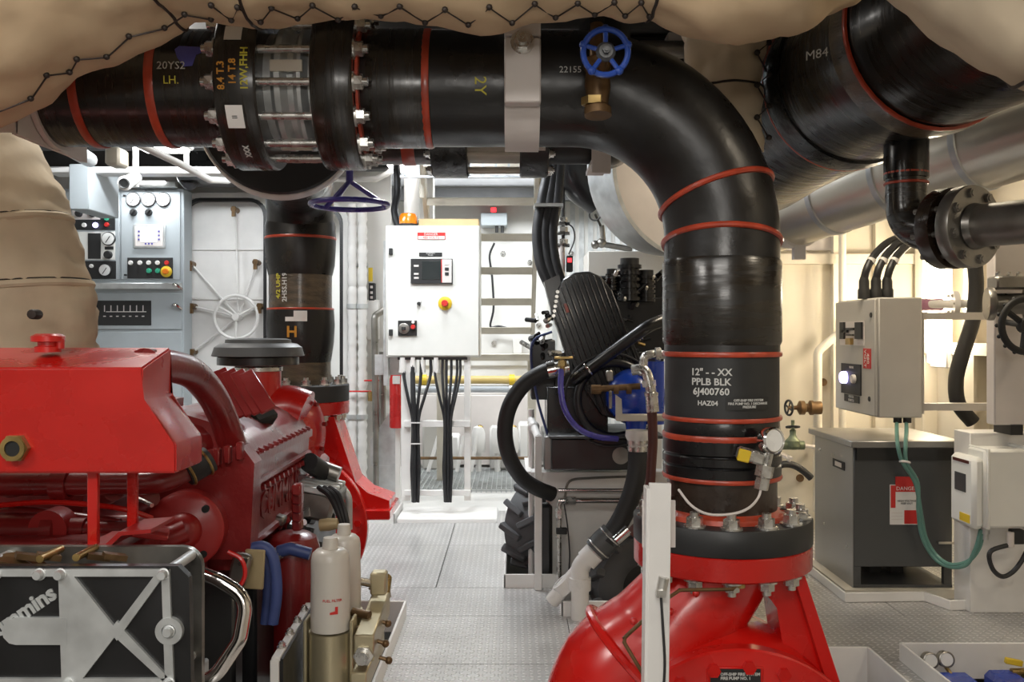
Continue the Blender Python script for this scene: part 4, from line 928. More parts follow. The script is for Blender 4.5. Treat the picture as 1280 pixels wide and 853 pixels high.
# block, banks and rocker covers
b = MB(); b.bx(-1.52, -.80, 2.62, 4.05, -.55, .88, .02); b.obj('engine_block', M['maroon'], en)
ZB, ZE = 2.65, 3.42
prof = [(-1.08, 1.165), (-1.0, 1.172), (-.94, 1.168), (-.88, 1.150), (-.82, 1.118), (-.78, 1.085), (-.760, 1.052), (-.742, 1.047), (-.742, 1.022), (-.754, 1.017), (-.757, .972), (-.746, .967), (-.746, .957), (-.759, .952), (-.764, .80), (-.752, .795), (-.752, .78), (-.80, .74), (-.80, .70), (-1.05, .70)]
MB().prism(prof, (0, ZB, 0), (1, 0, 0), (0, 0, 1), ZB-ZE).obj('rocker_cover', M['maroon'], en)
MB().prism([(-2.3-x, z) for x, z in prof][::-1], (0, ZB, 0), (1, 0, 0), (0, 0, 1), ZB-ZE).obj('rocker_cover', M['maroon'], en)
for k in range(13):
    y = ZB+.04+k*.057
    inst(BOLT_MAR, 'cover_bolt', (-.752, y, 1.045), (.3, 0, 1), en, 1.0); inst(BOLT_MAR, 'cover_bolt', (-.757, y+.02, .937), (1, 0, .2), en, 1.0)
    inst(BOLT_MAR, 'cover_bolt', (-.775, y+.02, .90), (1, 0, .2), en, .8)
text('CUMMINS', (-.7605, 3.03, .872), (0, 1, 0), (.03, 0, 1), .115, M['maroon'], en, 'cast_lettering', ext=.004, bold=.002)
ex([(243, 566), (302, 558), (318, 580), (312, 700), (243, 700)], 2.58, 2.66, 'front_cover', 'maroon')
for px, py in ((248, 558), (285, 560), (300, 556), (272, 563)): MB().box(at(px, py+8, 2.57), (.018, .03, .05), None, .004).obj('cast_lug', M['maroon'], en)
MB().sphere((-.95, 2.75, 1.08), .12, (1, 1.3, .75), 20).obj('cover_dome', M['maroon'], en)
# slatted charge-air housing
for k in range(4):
    p, e = at(273+11*k, 463+1*k, 2.93), at(306+10*k, 520-2*k, 2.86); d = e-p
    MB().box((p+e)/2, (.014, .05, d.length), Matrix.Rotation(0, 3, 'Y')@V((0, 0, 1)).rotation_difference(d).to_matrix(), .004).obj('housing_slat', M['maroon'], en)
p, e = at(282, 478, 3.02), at(326, 528, 2.98); MB().box((p+e)/2+V((.0, .05, -.02)), (.085, .10, (e-p).length), V((0, 0, 1)).rotation_difference(e-p).to_matrix(), .01).obj('charge_housing', M['dark'], en)
# air filter stack at the back
IX, IY = at(323, 0, 3.42).x, 3.42
MB().cyl((IX, IY, 1.06), (IX, IY, 1.275), .083, n=32).obj('intake_stack', M['red'], en)
MB().lathe([(.083, 1.262), (.088, 1.264), (.088, 1.278), (.083, 1.28)], (IX, IY, 0), n=32).obj('hose_clamp', M['steel'], en)
af = MB().lathe([(0, 1.282), (.10, 1.282), (.148, 1.287), (.148, 1.315), (.12, 1.32), (0, 1.32)], (IX, IY, 0), n=40).obj('filter_body', M['black'], en)
MB().lathe([(0, 1.386), (.10, 1.384), (.118, 1.380), (.120, 1.368), (.14, 1.364), (.158, 1.352), (.168, 1.32), (.160, 1.318), (.148, 1.34), (0, 1.34)], (IX, IY, 0), n=48).obj('filter_lid', M['airlid'], af)
MB().tube(spline([(IX-.02, IY-.02, 1.06), (IX+.02, IY, 1.10), (IX+.10, IY+.02, 1.12), (IX+.17, IY+.02, 1.10)], 5), [.09]*16, 26).obj('intake_elbow', M['red'], en)
b = MB(); c = at(378, 542, 3.46); b.lathe([(0, .02), (.06, .02), (.065, .008), (.145, .0), (.152, -.006), (.152, -.03), (.13, -.05), (0, -.05)], c, (.90, -.42, .05), 36)
b.obj('rear_flange_plate', M['red'], en)
for k in range(8): inst(BOLT_MAR, 'cover_bolt', c+V((.42, .9, 0)).normalized()*.125*math.cos(k*PI/4+.2)+V((0, 0, .125*math.sin(k*PI/4+.2)))+V((.004, -.002, 0)), (.9, -.42, 0), en, .9)
b = MB(); b.lathe([(0, .0), (.26, 0), (.30, -.02), (.30, -.10), (.2, -.16), (0, -.16)], (-1.12, 3.98, .80), (0, 1, 0), 40); b.obj('flywheel_housing', M['red'], en)
# accessory drive: disc cover, pulleys, tubes
dk = at(232, 662, 2.52)
MB().lathe([(0, .07), (.03, .068), (.045, .055), (.05, .03), (.085, .022), (.098, .018), (.105, .012), (.105, -.06), (0, -.06)], dk, (.12, -1, .05), 44).obj('drive_cover', M['midred'], en)
for a in (.8, 2.3, 5.4): MB().lathe([(0, .006), (.010, .006), (.010, -.01)], dk+V((.082*math.cos(a)+.003, -.017, .082*math.sin(a))), (.12, -1, 0), 12).obj('cover_hole', M['dark'], en)
b = MB(); b.tube(spline([at(186, 668, 2.42), at(210, 672, 2.44), at(232, 664, 2.46)], 4), .03, 16).obj('cover_boss', M['midred'], en)
MB().tube(fillet([at(-60, 606, 2.36), at(200, 604, 2.36), at(246, 582, 2.42)], .10, 8), .030, 20).obj('coolant_rail', M['maroon'], en)
MB().cyl(at(232, 592, 2.40), at(262, 574, 2.44), .036, n=18).obj('rubber_sleeve', M['rubber'], en)
for t in (0.1, .8): 
    p = at(232, 592, 2.40).lerp(at(262, 574, 2.44), t); MB().torus(p, at(262, 574, 2.44)-at(232, 592, 2.40), .037, .004, 20, 6).obj('hose_clamp', M['brass'], en)
MB().lathe([(.031, -.02), (.040, -.02), (.040, .02), (.031, .02)], at(78, 606, 2.36), (1, 0, 0), 20).obj('rail_clip', M['maroon'], en)
MB().lathe([(.0, -.14), (.042, -.14), (.042, 0), (.052, 0), (.052, .03), (.03, .035), (.03, .10), (.022, .1), (.022, .24), (0, .24)], at(60, 662, 2.40), (1, 0, 0), 24).obj('oil_filler', M['maroon'], en)
MB().lathe([(0, .0), (.04, 0), (.05, .015), (.05, .08), (0, .08)], at(78, 655, 2.44), (0, -1, 0), 28).obj('pulley_boss', M['midred'], en)
MB().tube(spline([at(0, 632, 2.34), at(60, 628, 2.34), at(120, 632, 2.34), at(160, 638, 2.34), at(190, 648, 2.38)], 5), .007, 8).obj('fuel_line', M['red'], en)
MB().tube(spline([at(-20, 645, 2.45), at(30, 640, 2.45), at(100, 648, 2.45), at(150, 655, 2.45)], 5), .014, 10).obj('breather_line', M['maroon'], en)
MB().bx(-1.62, -.86, 2.46, 2.62, .62, .84, .02).obj('gear_case', M['maroon'], en)
MB().bx(-1.62, -.92, 2.12, 2.46, .60, .885, .01).obj('accessory_bracket', M['maroon'], en)
for px, py, r in ((15, 600, .05), (128, 618, .035), (175, 628, .028), (140, 600, .03), (40, 596, .03)):
    MB().cyl(at(px, py, 2.52), at(px, py, 2.42)+V((.03, 0, .01)), r, r*.8, 14).obj('casting_boss', M['maroon'], en)
MB().box(at(185, 666, 2.3), (.10, .10, .012), (0, .2, .3), .003).obj('bracket_plate', M['midred'], en)
MB().cyl(at(190, 632, 2.36), at(160, 618, 2.42), .006, n=8).cyl(at(174, 655, 2.36), at(190, 672, 2.36), .004, n=8).obj('linkage_rod', M['steel'], en)
# front guard: bright cast frame over black plates
GY = 1.85
def gp_(px, py, d=0): v = at(px, py, GY); v.y += d; return v
def gpoly(poly, d0, d1, name, m, parent):
    pts = [gp_(*p) for p in poly]
    ar = sum(pts[i-1].x*pts[i].z-pts[i].x*pts[i-1].z for i in range(len(pts)))
    if ar < 0: pts = pts[::-1]
    return MB().prism([(p.x, p.z) for p in pts], (0, GY+d1, 0), (1, 0, 0), (0, 0, 1), d1-d0).obj(name, M[m], parent)
gd = gpoly([(-260, 708), (222, 708), (236, 722), (240, 905), (-260, 905)], 0, .02, 'front_guard', 'black', en)
bk = at(0, 684, 2.0).z; bk_r = at(252, 0, 2.0).x
b = MB(); pl = [(p[0], p[1]) for p in rrect(-1.75, bk_r, .55, bk, .045)]
b.prism(pl, (0, 2.02, 0), (1, 0, 0), (0, 0, 1), .018); b.obj('rear_plate', M['stainless'], en)
for poly in ([(-260, 711), (213, 711), (213, 720), (-260, 720)], [(203, 711), (213, 711), (219, 856), (208, 856)], [(-260, 847), (217, 847), (217, 857), (-260, 857)],
             [(75, 718), (93, 718), (150, 789), (103, 850), (79, 850)],
             [(143, 788), (150, 778), (196, 717), (205, 717), (205, 721), (152, 794)], [(150, 780), (211, 845), (205, 850), (142, 792)],
             [(86, 771), (22, 771), (14, 774), (7, 781), (5, 788), (7, 796), (14, 803), (22, 805), (86, 805)],
             [(-40, 728), (-4, 728), (-4, 735), (-30, 735), (-30, 850), (-40, 850)]):
    gpoly(poly, -.007-.00012*len(poly), .0, 'bright_bar', 'galv', gd)
gpoly([(139, 787), (148, 775), (158, 787), (148, 800)], -.0078, -.001, 'bright_bar', 'galv', gd)
MB().lathe([(.0, .004), (L(9, GY), .004), (L(9, GY), .010), (L(17, GY), .010), (L(17.5, GY), 0), (0, 0)], gp_(213, 788), (0, -1, 0), 28).obj('boss', M['galv'], gd)
for px, py in ((-3, 717), (52, 717), (78, 717), (206, 717), (213, 788), (88, 853), (213, 853)):
    o = MB().lathe([(0, .016), (.008, .016), (.010, .012), (.010, .004), (.0125, .003), (.0125, 0), (0, 0)], gp_(px, py, -.006), (0, -1, 0), 20).obj('guard_bolt', M['galv'], gd)
ta = math.radians(34)
text('Cummins', gp_(68, 739, -.001), (math.cos(ta), 0, math.sin(ta)), (-math.sin(ta), 0, math.cos(ta)), .046, M['galv'], gd, 'raised_lettering', ext=.002, align='RIGHT', bold=.0016)
for px, py in ((206, 717), (-40, 717), (206, 853)): MB().cyl(gp_(px, py, .018), gp_(px, py, .155), .011, n=14).obj('spacer', M['galv'], gd)
for px, py in ((40, 704), (86, 702)): MB().cyl(gp_(px, py, .03), gp_(px, py, .12), .008, n=10).obj('brass_spacer', M['brass'], gd)
for px in (8, 36, 100, 122): MB().box(gp_(px, 708, .08), (.045, .03, .012), (0, .25, .6)).obj('drive_belt', M['bronze'], en)
for px, r in ((-20, .10), (90, .07)):
    MB().lathe([(0, 0), (r, 0), (r*.92, .02), (r, .04), (r*.92, .06), (r, .08), (0, .08)], gp_(px, 770, .04), (0, 1, 0), 32).obj('pulley', M['bronze'], en)
# polished pipe at the side of the guard
MB().tube(fillet([at(238, 712, 2.12), at(272, 725, 2.10), at(309, 748, 2.10), at(300, 800, 2.08), at(268, 848, 2.06), at(190, 862, 2.06)], .055, 6), .0165, 18).obj('polished_pipe', M['chrome'], en)
MB().bx(at(243, 0, 2.1).x, at(258, 0, 2.1).x, 2.05, 2.12, at(0, 853, 2.1).z, at(0, 826, 2.1).z, .004).obj('light_clip', M['greyboard'], en)
# right flank: red canister, hoses, pump cluster
cx_ = at(366, 0, 2.95)
MB().lathe([(0, .33), (.075, .33), (.085, .35), (.085, .72), (.075, .75), (.05, .765), (0, .77)], (cx_.x, 2.95, 0), n=32).obj('oil_canister', M['maroon'], en)
MB().tube(fillet([at(388, 693, 2.85), at(362, 686, 2.85), at(348, 690, 2.85)], .03, 4), .019, 14).obj('blue_hose', M['hoseblue'], en)
MB().hexa(at(350, 692, 2.85), (-1, 0, -.2), .022, .02).cyl(at(352, 692, 2.85), at(343, 695, 2.85), .016).obj('hose_fitting', M['steel'], en)
MB().tube(spline([at(312, 686, 2.6), at(330, 684, 2.6), at(342, 700, 2.6), at(346, 740, 2.6), at(341, 780, 2.6)], 5), .016, 12).obj('blue_hose', M['hoseblue'], en)
MB().tube(spline([at(320, 688, 2.68), at(333, 705, 2.68), at(334, 745, 2.68), at(331, 780, 2.68)], 5), .014, 12).obj('blue_hose', M['hoseblue'], en)
MB().box(at(318, 712, 2.55), (.055, .01, .11), (0, .05, 0), .003).obj('tan_plate', M['tan'], en)
MB().box(at(300, 712, 2.5), (.05, .03, .09), (0, .25, 0), .008).obj('grey_bracket', M['stainless'], en)
MB().tube(spline([at(285, 690, 2.45), at(302, 700, 2.45), at(306, 720, 2.45), at(296, 740, 2.45)], 5), .006, 8).obj('fuel_line', M['pump_red'], en)
for k in range(5): MB().box(at(372, 612+11*k, 2.72+.05*k), (.03, .04, .035), None, .006).obj('injector_block', M['maroon'], en)
fp = at(402, 625, 3.35)
MB().box(fp, (.13, .26, .10), (0, .2, 0), .012).obj('fuel_pump', M['stainless'], en)
for k in range(5): MB().box(fp+V((.0, -.13+.055*k, .056)), (.14, .022, .022), (0, .2, 0), .004).obj('pump_rib', M['galv'], en)
MB().cyl(at(386, 578, 3.3), at(404, 590, 3.4), .035, n=16).obj('cap', M['rubber'], en); MB().cyl(at(402, 586, 3.4), at(424, 594, 3.4), .03, n=14).obj('solenoid', M['stainless'], en)
for k in range(3): MB().tube(spline([at(398+7*k, 610, 3.22), at(412+6*k, 620, 3.18), at(424+4*k, 645, 3.15), at(430+2*k, 668, 3.15), at(420, 690, 3.15)], 5), .0095, 8).obj('hose', M['cable'], en)
MB().tube(fillet([at(410, 605, 3.5), at(436, 612, 3.5), at(436, 662, 3.5)], .06, 5), .014, 12).obj('steel_line', M['galv'], en)
for k in range(8): MB().box(at(350+10*k % 60+6*(k % 3), 650+9*(k % 5), 3.0+.05*k), (.035, .05, .03), (.2*k, .3, .1*k), .006).obj('fitting', M['stainless' if k % 3 == 0 else 'black'], en)
MB().lathe([(0, 0), (.02, 0), (.022, .03), (.018, .06), (0, .065)], at(400, 657, 3.1), (1, 0, .1), 14).obj('cartridge', M['tan'], en)
MB().bx(-.80, -.745, 2.68, 3.9, .0, .735, .01).obj('side_casing', M['black'], en); MB().bx(-1.2, -.765, 2.54, 2.62, -.5, .73, .01).obj('sump_front', M['black'], en)
rg = random.Random(11)
for k in range(46):
    px = rg.uniform(318, 392); py = 706-(px-310)*1.15+rg.uniform(0, 75); Z = 2.66+(px-300)/90*.62; c = at(px, py, Z)
    m = rg.choice(['black', 'maroon', 'stainless', 'black', 'rubber', 'maroon', 'steel', 'blackgloss'])
    if rg.random() < .5: MB().cyl(c, c+V((rg.uniform(-.03, .03), rg.uniform(-.05, .05), rg.uniform(-.05, .05))), rg.uniform(.008, .02), n=9).obj('engine_fitting', M[m], en)
    else: MB().box(c, (.03, rg.uniform(.03, .06), rg.uniform(.015, .05)), (0, rg.uniform(-.4, .4), 0), .004).obj('engine_fitting', M[m], en)
MB().bx(-1.55, -.72, 2.25, 4.0, -.60, .30, .01).obj('engine_bed', M['black'], en)
# filter stand beside the walkway
fs = thing('filter_stand', 'gold canister stand carrying two ivory spin-on filters beside the walkway', 'filter stand', (-.52, 2.65, -.1))
def spin(px, ytop, Z, r, name='ivory_filter'):
    c = at(px, 0, Z).x; z1 = at(0, ytop, Z).z; zb = at(0, 786, 2.6).z
    return MB().lathe([(0, zb), (r*1.02, zb), (r*1.02, zb+.1), (r, zb+.14), (r, z1-.045), (r*.93, z1-.025), (r*.72, z1-.015), (r*.42, z1-.013), (r*.42, z1-.005), (r*.36, z1+.018), (0, z1+.018)], (c, Z, 0), n=32).obj(name, M['filter'], fs)
f1 = spin(413, 680, 2.6, .054); f2 = spin(430, 663, 2.80, .050)
c1x = at(413, 0, 2.6).x
for t, y, h, m in (('FILTERGUARD', 750, .007, 'signred'), ('STRATA', 773, .009, 'signred')):
    if t[0] == 'F': pass
text('FUEL FILTER', (0, 0, 0), (1, 0, 0), (0, 0, 1), .010, M['signred'], f1, 'print', wrap_v(.3, at(0, 750, 2.56).z, .0555, c1x, 2.6))
b = MB(); fw = wrap_v(.38, at(0, 763, 2.56).z, .0555, c1x, 2.6)
for poly in ([(-.012, -.009), (.010, -.009), (.010, .012), (.002, .012), (.002, .0), (-.012, -.003)],):
    b.bm.faces.new([b.bm.verts.new(fw(*p, .0005)) for p in poly])
b.obj('red_mark', M['signred'], f1)
zb = at(0, 786, 2.6).z
MB().cyl((c1x, 2.6, zb-.005), (c1x, 2.6, -.05), .060, n=32).obj('gold_canister', M['gold'], fs)
MB().cyl((at(430, 0, 2.8).x, 2.80, zb-.005), (at(430, 0, 2.8).x, 2.80, -.05), .056, n=32).obj('gold_canister', M['gold'], fs)
for dx in (-.066, .064): MB().bx(c1x+dx-.005, c1x+dx+.005, 2.57, 2.64, -.05, zb+.03, .003).obj('side_plate', M['gold'], fs)
MB().box((c1x+.10, 2.86, zb+.06), (.05, .05, .07), None, .006).obj('head_block', M['gold'], fs)
p, e = at(476, 752, 2.95), at(456, 812, 2.55)
b = MB(); b.box((p+e)/2, (.055, .44, .075), Matrix.Rotation(math.atan2(p.x-e.x, e.y-p.y), 3, 'Z'), .004); b.obj('valve_manifold', M['gold'], fs)
MB().hexa(e+V((0, -.01, -.01)), (0, -1, 0), .028, .02).cyl(e+V((0, -.03, -.01)), e+V((0, -.05, -.01)), .018).obj('plug', M['steel'], fs)
MB().box((p+e)/2+V((-.01, -.03, -.10)), (.045, .36, .06), None, .004).obj('lower_manifold', M['gold'], fs)
MB().cyl(p+V((0, .0, .01)), p+V((0, .06, .06)), .028, n=16).obj('brass_fitting', M['brass'], fs)
MB().tube(spline([at(445, 727, 2.9), at(464, 730, 2.95), at(480, 736, 3.0), at(484, 748, 3.0)], 4), .015, 12).hexa(at(462, 729, 2.95), (1, 0, -.1), .022, .03).obj('steel_fitting', M['chrome'], fs)
for px, py, Z in ((485, 780, 2.75), (482, 805, 2.62), (486, 826, 2.6)): MB().cyl(at(px-12, py-4, Z), at(px, py, Z), .006, n=8).sphere(at(px, py, Z), .011, n=10).obj('valve_knob', M['bronze'], fs)
for k in range(3): MB().cyl(at(441, 765+22*k, 2.7-.05*k), at(462, 770+22*k, 2.68-.05*k), .013, n=12).obj('link_pipe', M['bronze'], fs)
MB().bx(-.66, -.42, 2.5, 3.0, -.55, -.05, .01).obj('pedestal', M['black'], fs)
# white-edged radiator tray at the engine's foot
tr = thing('oil_cooler', 'black cooler panel with a white angle frame between the engine and the ivory filters', 'cooler', (-.62, 2.7, -.1))
a, c = at(345, 818, 2.35), at(386, 752, 2.82)
zt = .57
d = V((c.x-a.x, c.y-a.y, 0)); an = math.atan2(d.y, d.x); mid = V(((a.x+c.x)/2, (a.y+c.y)/2, 0))
MB().box(mid+V((.012, 0, zt-.30)), (d.length, .012, .60), (0, 0, an)).obj('cooler_panel', M['black'], tr)
MB().box(mid+V((0, 0, zt)), (d.length+.01, .022, .012), (0, 0, an), .002).box(V((a.x-.002, a.y, zt-.30)), (.022, .02, .60), None, .002).obj('frame', M['white'], tr)
for k in range(4): inst(NUTS, 'frame_bolt', V((a.x, a.y, zt+.006))+d*(.15+.23*k), (0, 0, 1), tr, .8)
# ================================================================== AUXILIARY PUMP SET (black engine on a white frame)
ax = thing('auxiliary_engine', 'black finned engine with ribbed belt guard on a white frame beside the walkway', 'engine', at(745, 590, 4.95))
def axb(x0, y0, x1, y1, Z, d, name, m, parent=None, bev=.006):
    a, c = at(x0, y1, Z), at(x1, y0, Z); return MB().bx(a.x, c.x, Z, Z+d, a.z, c.z, bev).obj(name, M[m], parent or ax)
axb(689, 549, 800, 588, 4.85, .6, 'base_tank', 'black'); axb(680, 546, 690, 588, 4.9, .6, 'end_plate', 'xfmr_lid')
axb(686, 545, 832, 549, 4.83, .66, 'base_lip', 'xfmr'); axb(684, 484, 760, 545, 5.0, .4, 'crankcase', 'blackgloss'); axb(690, 440, 830, 520, 5.15, .4, 'engine_body', 'black')
MB().lathe([(0, 0), (.045, 0), (.045, .004), (0, .004)], at(776, 570, 4.846), (0, -1, 0), 28).obj('round_plate', M['stainless'], ax)
# belt guard: slanted rounded panel with raised ribs
out = [(692, 392), (695, 366), (704, 349), (718, 341), (736, 339), (752, 346), (764, 362), (778, 395), (803, 455), (806, 500), (786, 528), (752, 520), (728, 482), (708, 436)]
def poly3(poly, Z): return [(p.x, p.z) for p in (at(a, b, Z) for a, b in poly)]
b = MB(); b.prism(poly3(out, 4.92)[::-1], (0, 4.92, 0), (1, 0, 0), (0, 0, 1), -.09); bmesh.ops.bevel(b.bm, geom=[e for e in b.bm.edges], offset=.006, segments=1, affect='EDGES')
bg = b.obj('belt_guard', M['blackgloss'], ax)
def clip(p, d):        # chord of the guard outline
    ts = []
    for i in range(len(out)):
        a, c = V((*out[i-1], 0)), V((*out[i], 0)); e = c-a; den = d.x*e.y-d.y*e.x
        if abs(den) < 1e-6: continue
        t = ((a-p).x*e.y-(a-p).y*e.x)/den; s_ = ((a-p).x*d.y-(a-p).y*d.x)/den
        if 0 <= s_ <= 1: ts.append(t)
    return (min(ts), max(ts)) if len(ts) > 1 else None
dr_ = V((.34, .94, 0)).normalized()
for k in range(-8, 12):
    p = V((735+k*7.5, 430, 0)); r = clip(p, dr_)
    if not r or r[1]-r[0] < 20: continue
    a, c = p+dr_*(r[0]+4), p+dr_*(r[1]-4); a, c = at(a.x, a.y, 4.905), at(c.x, c.y, 4.905); d = c-a
    MB().box((a+c)/2, (.010, .034, d.length), V((0, 0, 1)).rotation_difference(d).to_matrix(), .003).obj('guard_rib', M['blackgloss'], bg)
b = MB(); b.prism(poly3([(680, 352), (699, 343), (712, 412), (716, 470), (700, 420), (690, 392)], 4.95)[::-1], (0, 4.95, 0), (1, 0, 0), (0, 0, 1), -.12); b.obj('side_plate', M['black'], ax)
for k in range(6): MB().cyl(at(697-1*k, 365+6*k, 4.9), at(697-1*k, 365+6*k, 4.88), .010, n=8).obj('guard_bolt', M['steel'], bg)
MB().box(at(709, 385, 4.905), (.025, .01, .05), (0, -.3, 0)).obj('red_mark', M['band'], bg)
# cylinder head clutter at the back
for x, y, r, h in ((787, 352, .055, .22), (808, 360, .04, .16), (765, 352, .03, .10)):
    c = at(x, y, 5.2)
    for k in range(6): MB().cyl(c+V((0, 0, -h/2+k*h/6)), c+V((0, 0, -h/2+k*h/6+h/11)), r*1.25, n=16).obj('cylinder_fin', M['blackgloss'], ax)
    MB().cyl(c-V((0, 0, h/2)), c+V((0, 0, h/2+.02)), r, n=16).obj('cylinder', M['black'], ax)
axb(745, 372, 832, 440, 5.3, .35, 'head_block', 'black'); axb(742, 345, 832, 372, 5.45, .3, 'top_cover', 'blackgloss')
rng = random.Random(3)
for k in range(34):
    x, y = rng.uniform(752, 828), rng.uniform(338, 440)
    m = rng.choice(['steel', 'black', 'blackgloss', 'brass', 'cream', 'black', 'blackgloss'])
    Z = rng.uniform(5.05, 5.28); s_ = rng.uniform(.01, .028)
    if rng.random() < .5: MB().box(at(x, y, Z), (s_, s_*1.4, s_*1.6), (rng.random(), rng.random(), 0), .003).obj('fitting', M[m], ax)
    else: MB().cyl(at(x, y, Z), at(x+rng.uniform(-12, 12), y+rng.uniform(-10, 10), Z), s_*.5, n=8).obj('fitting', M[m], ax)
for k in range(16):
    x, y = rng.uniform(664, 690), rng.uniform(385, 445); m = rng.choice(['steel', 'black', 'steel', 'black', 'blackgloss'])
    MB().cyl(at(x, y, 5.1), at(x+rng.uniform(-14, 14), y+rng.uniform(-10, 10), 5.15), rng.uniform(.008, .02), n=8).obj('fitting', M[m], ax)
axb(664, 425, 694, 500, 5.12, .3, 'control_block', 'black')
MB().tube(spline([at(690, 415, 5.0), at(668, 425, 5.0), at(664, 450, 5.0), at(672, 500, 5.0), at(685, 545, 5.0)], 5), .007, 8).obj('thin_blue_hose', M['hoseblue'], ax)
# flywheel ring and blue pump
MB().torus(at(768, 500, 4.86), (0, 1, 0), L(46, 4.86), .022, 40, 10).obj('flywheel_ring', M['black'], ax)
MB().torus(at(764, 500, 4.84), (.1, 1, 0), L(58, 4.84), .007, 40, 6).obj('cable_ring', M['cable'], ax)
bl = MB(); bl.lathe([(0, .16), (.06, .155), (.11, .12), (.14, .06), (.15, 0), (.15, -.12), (0, -.12)], at(792, 496, 4.84), (-.35, -1, .1), 36); bl.obj('blue_pump', M['blue'], ax)
MB().cyl(at(817, 452, 4.75), at(817, 530, 4.75), .055, n=24).obj('blue_cylinder', M['blue'], ax)
MB().cyl(at(795, 520, 4.72), at(795, 538, 4.72), .06, .05, n=24).obj('blue_outlet', M['blue'], ax)
axb(770, 518, 838, 527, 4.62, .03, 'support_angle', 'cream'); b = MB(); b.prism(poly3([(770, 494), (777, 499), (778, 519), (770, 519)], 4.62)[::-1], (0, 4.62, 0), (1, 0, 0), (0, 0, 1), -.03); b.obj('support_angle', M['cream'], ax)
# exhaust tube, hoses
MB().tube(spline([at(716, 476, 4.8), at(728, 468, 4.78), at(760, 444, 4.75), at(796, 418, 4.72), at(815, 406, 4.72), at(842, 396, 4.8)], 6), .032, 18).obj('exhaust_tube', M['blackgloss'], ax)
for p in ((735, 462), (798, 417)): MB().torus(at(*p, 4.76), (.8, 0, .55), .034, .006, 20, 6).obj('tube_clamp', M['chrome'], ax)
hl = thing('suction_hose', 'thick black rubber hose in a wide loop left of the black engine', 'hose', at(640, 612, 4.85))
MB().tube(spline([at(694, 461, 4.8), at(676, 467, 4.8), at(654, 482, 4.8), at(637, 508, 4.8), at(631, 540, 4.82), at(637, 572, 4.86), at(652, 597, 4.95), at(670, 610, 5.0), at(690, 618, 5.06)], 6), .042, 18).obj('hose_body', M['rubber'], hl)
for p, a in (((687, 463), (1, 0, .25)), ((692, 462), (1, 0, .25))): MB().lathe([(.040, -.012), (.047, -.012), (.047, .012), (.040, .012)], at(*p, 4.8), a, 20).obj('hose_clamp', M['chrome'], hl)
MB().lathe([(.0, -.02), (.035, -.02), (.035, .06), (0, .06)], at(697, 461, 4.8), (1, 0, .1), 16).obj('hose_tail', M['steel'], hl)
vv = thing('lever_valve', 'small brass-handled valve on the black engine with a violet hose hanging from it', 'valve', at(703, 470, 4.72))
MB().bx(*[v for p in zip((at(693, 0, 4.72).x, 4.70, at(0, 449, 4.72).z), (at(716, 0, 4.72).x, 4.74, at(0, 446, 4.72).z)) for v in p], .002).obj('handle', M['brass'], vv)
MB().hexa(at(703, 458, 4.72), (0, 0, 1), .022, .03).cyl(at(703, 470, 4.72), at(703, 449, 4.72), .013, n=12).obj('valve_body', M['brass'], vv)
MB().tube(spline([at(702, 462, 4.72), at(701, 485, 4.70), at(706, 512, 4.68), at(722, 535, 4.68), at(745, 546, 4.7), at(772, 549, 4.74)], 6), .015, 12).obj('violet_hose', M['violet'], vv)
tt = MB(); tt.cyl(at(740, 487, 4.60), at(800, 483, 4.60), .016, n=12); 
for x in (742, 748, 770, 786): tt.lathe([(0, -.012), (.024, -.012), (.024, .012), (0, .012)], at(x, 487, 4.60), (1, 0, 0), 14)
tt.obj('pipe_nipple', M['bronze'], ax)
MB().box(at(762, 470, 4.58), (.034, .02, .055), (0, -.1, 0), .006).box(at(763, 500, 4.58), (.016, .012, .09), None, .003).obj('lever_handle', M['stainless'], ax)
rh = thing('red_hose', 'dark red hydraulic hose with a crimped steel elbow hanging in front of the blue pump', 'hose', at(814, 606, 4.45))
MB().tube(fillet([at(790, 463, 4.5), at(807, 461, 4.48), at(813, 485, 4.46), at(815, 500, 4.46)], .035, 5), .026, 16).obj('elbow', M['steel'], rh)
MB().hexa(at(811, 476, 4.47), (.1, 0, -1), .034, .03).cyl(at(814, 493, 4.46), at(816, 515, 4.46), .031, n=18).lathe([(.026, 0), (.034, .004), (.034, .02), (.026, .024)], at(814, 490, 4.46), (0, 0, -1), 18).obj('crimp', M['steel'], rh)
MB().tube(spline([at(815, 512, 4.46), at(816, 550, 4.45), at(814, 585, 4.44), at(811, 620, 4.43), at(802, 650, 4.42), at(788, 668, 4.42)], 6), .024, 14).obj('hose_body', M['hosered'], rh)
MB().cyl(at(786, 662, 4.42), at(770, 676, 4.42), .027, n=16).obj('crimp', M['chrome'], rh)
MB().tube(fillet([at(803, 470, 4.6), at(805, 445, 4.6), at(815, 443, 4.6), at(845, 444, 4.65)], .03, 5), .022, 14).lathe([(.022, 0), (.034, .005), (.034, .03), (.022, .035)], at(818, 443, 4.6), (1, 0, 0), 16).obj('top_fitting', M['steel'], rh)
dh = thing('discharge_hose', 'thick black hose falling from the blue pump to the white plastic pipe', 'hose', at(760, 680, 4.5))
MB().tube(spline([at(797, 562, 4.6), at(796, 590, 4.57), at(789, 620, 4.54), at(776, 650, 4.52), at(758, 678, 4.5)], 6), .048, 18).obj('hose_body', M['rubber'], dh)
MB().lathe([(.06, 0), (.062, -.03), (.048, -.06), (.045, -.12), (0, -.12), (0, 0)], at(797, 538, 4.6), (0, 0, 1), 24).obj('white_adaptor', M['pvc'], dh)
for y in (552, 561): MB().lathe([(.046, -.012), (.053, -.012), (.053, .012), (.046, .012)], at(797, y, 4.6), (0, 0, 1), 24).obj('hose_clamp', M['steel'], dh)
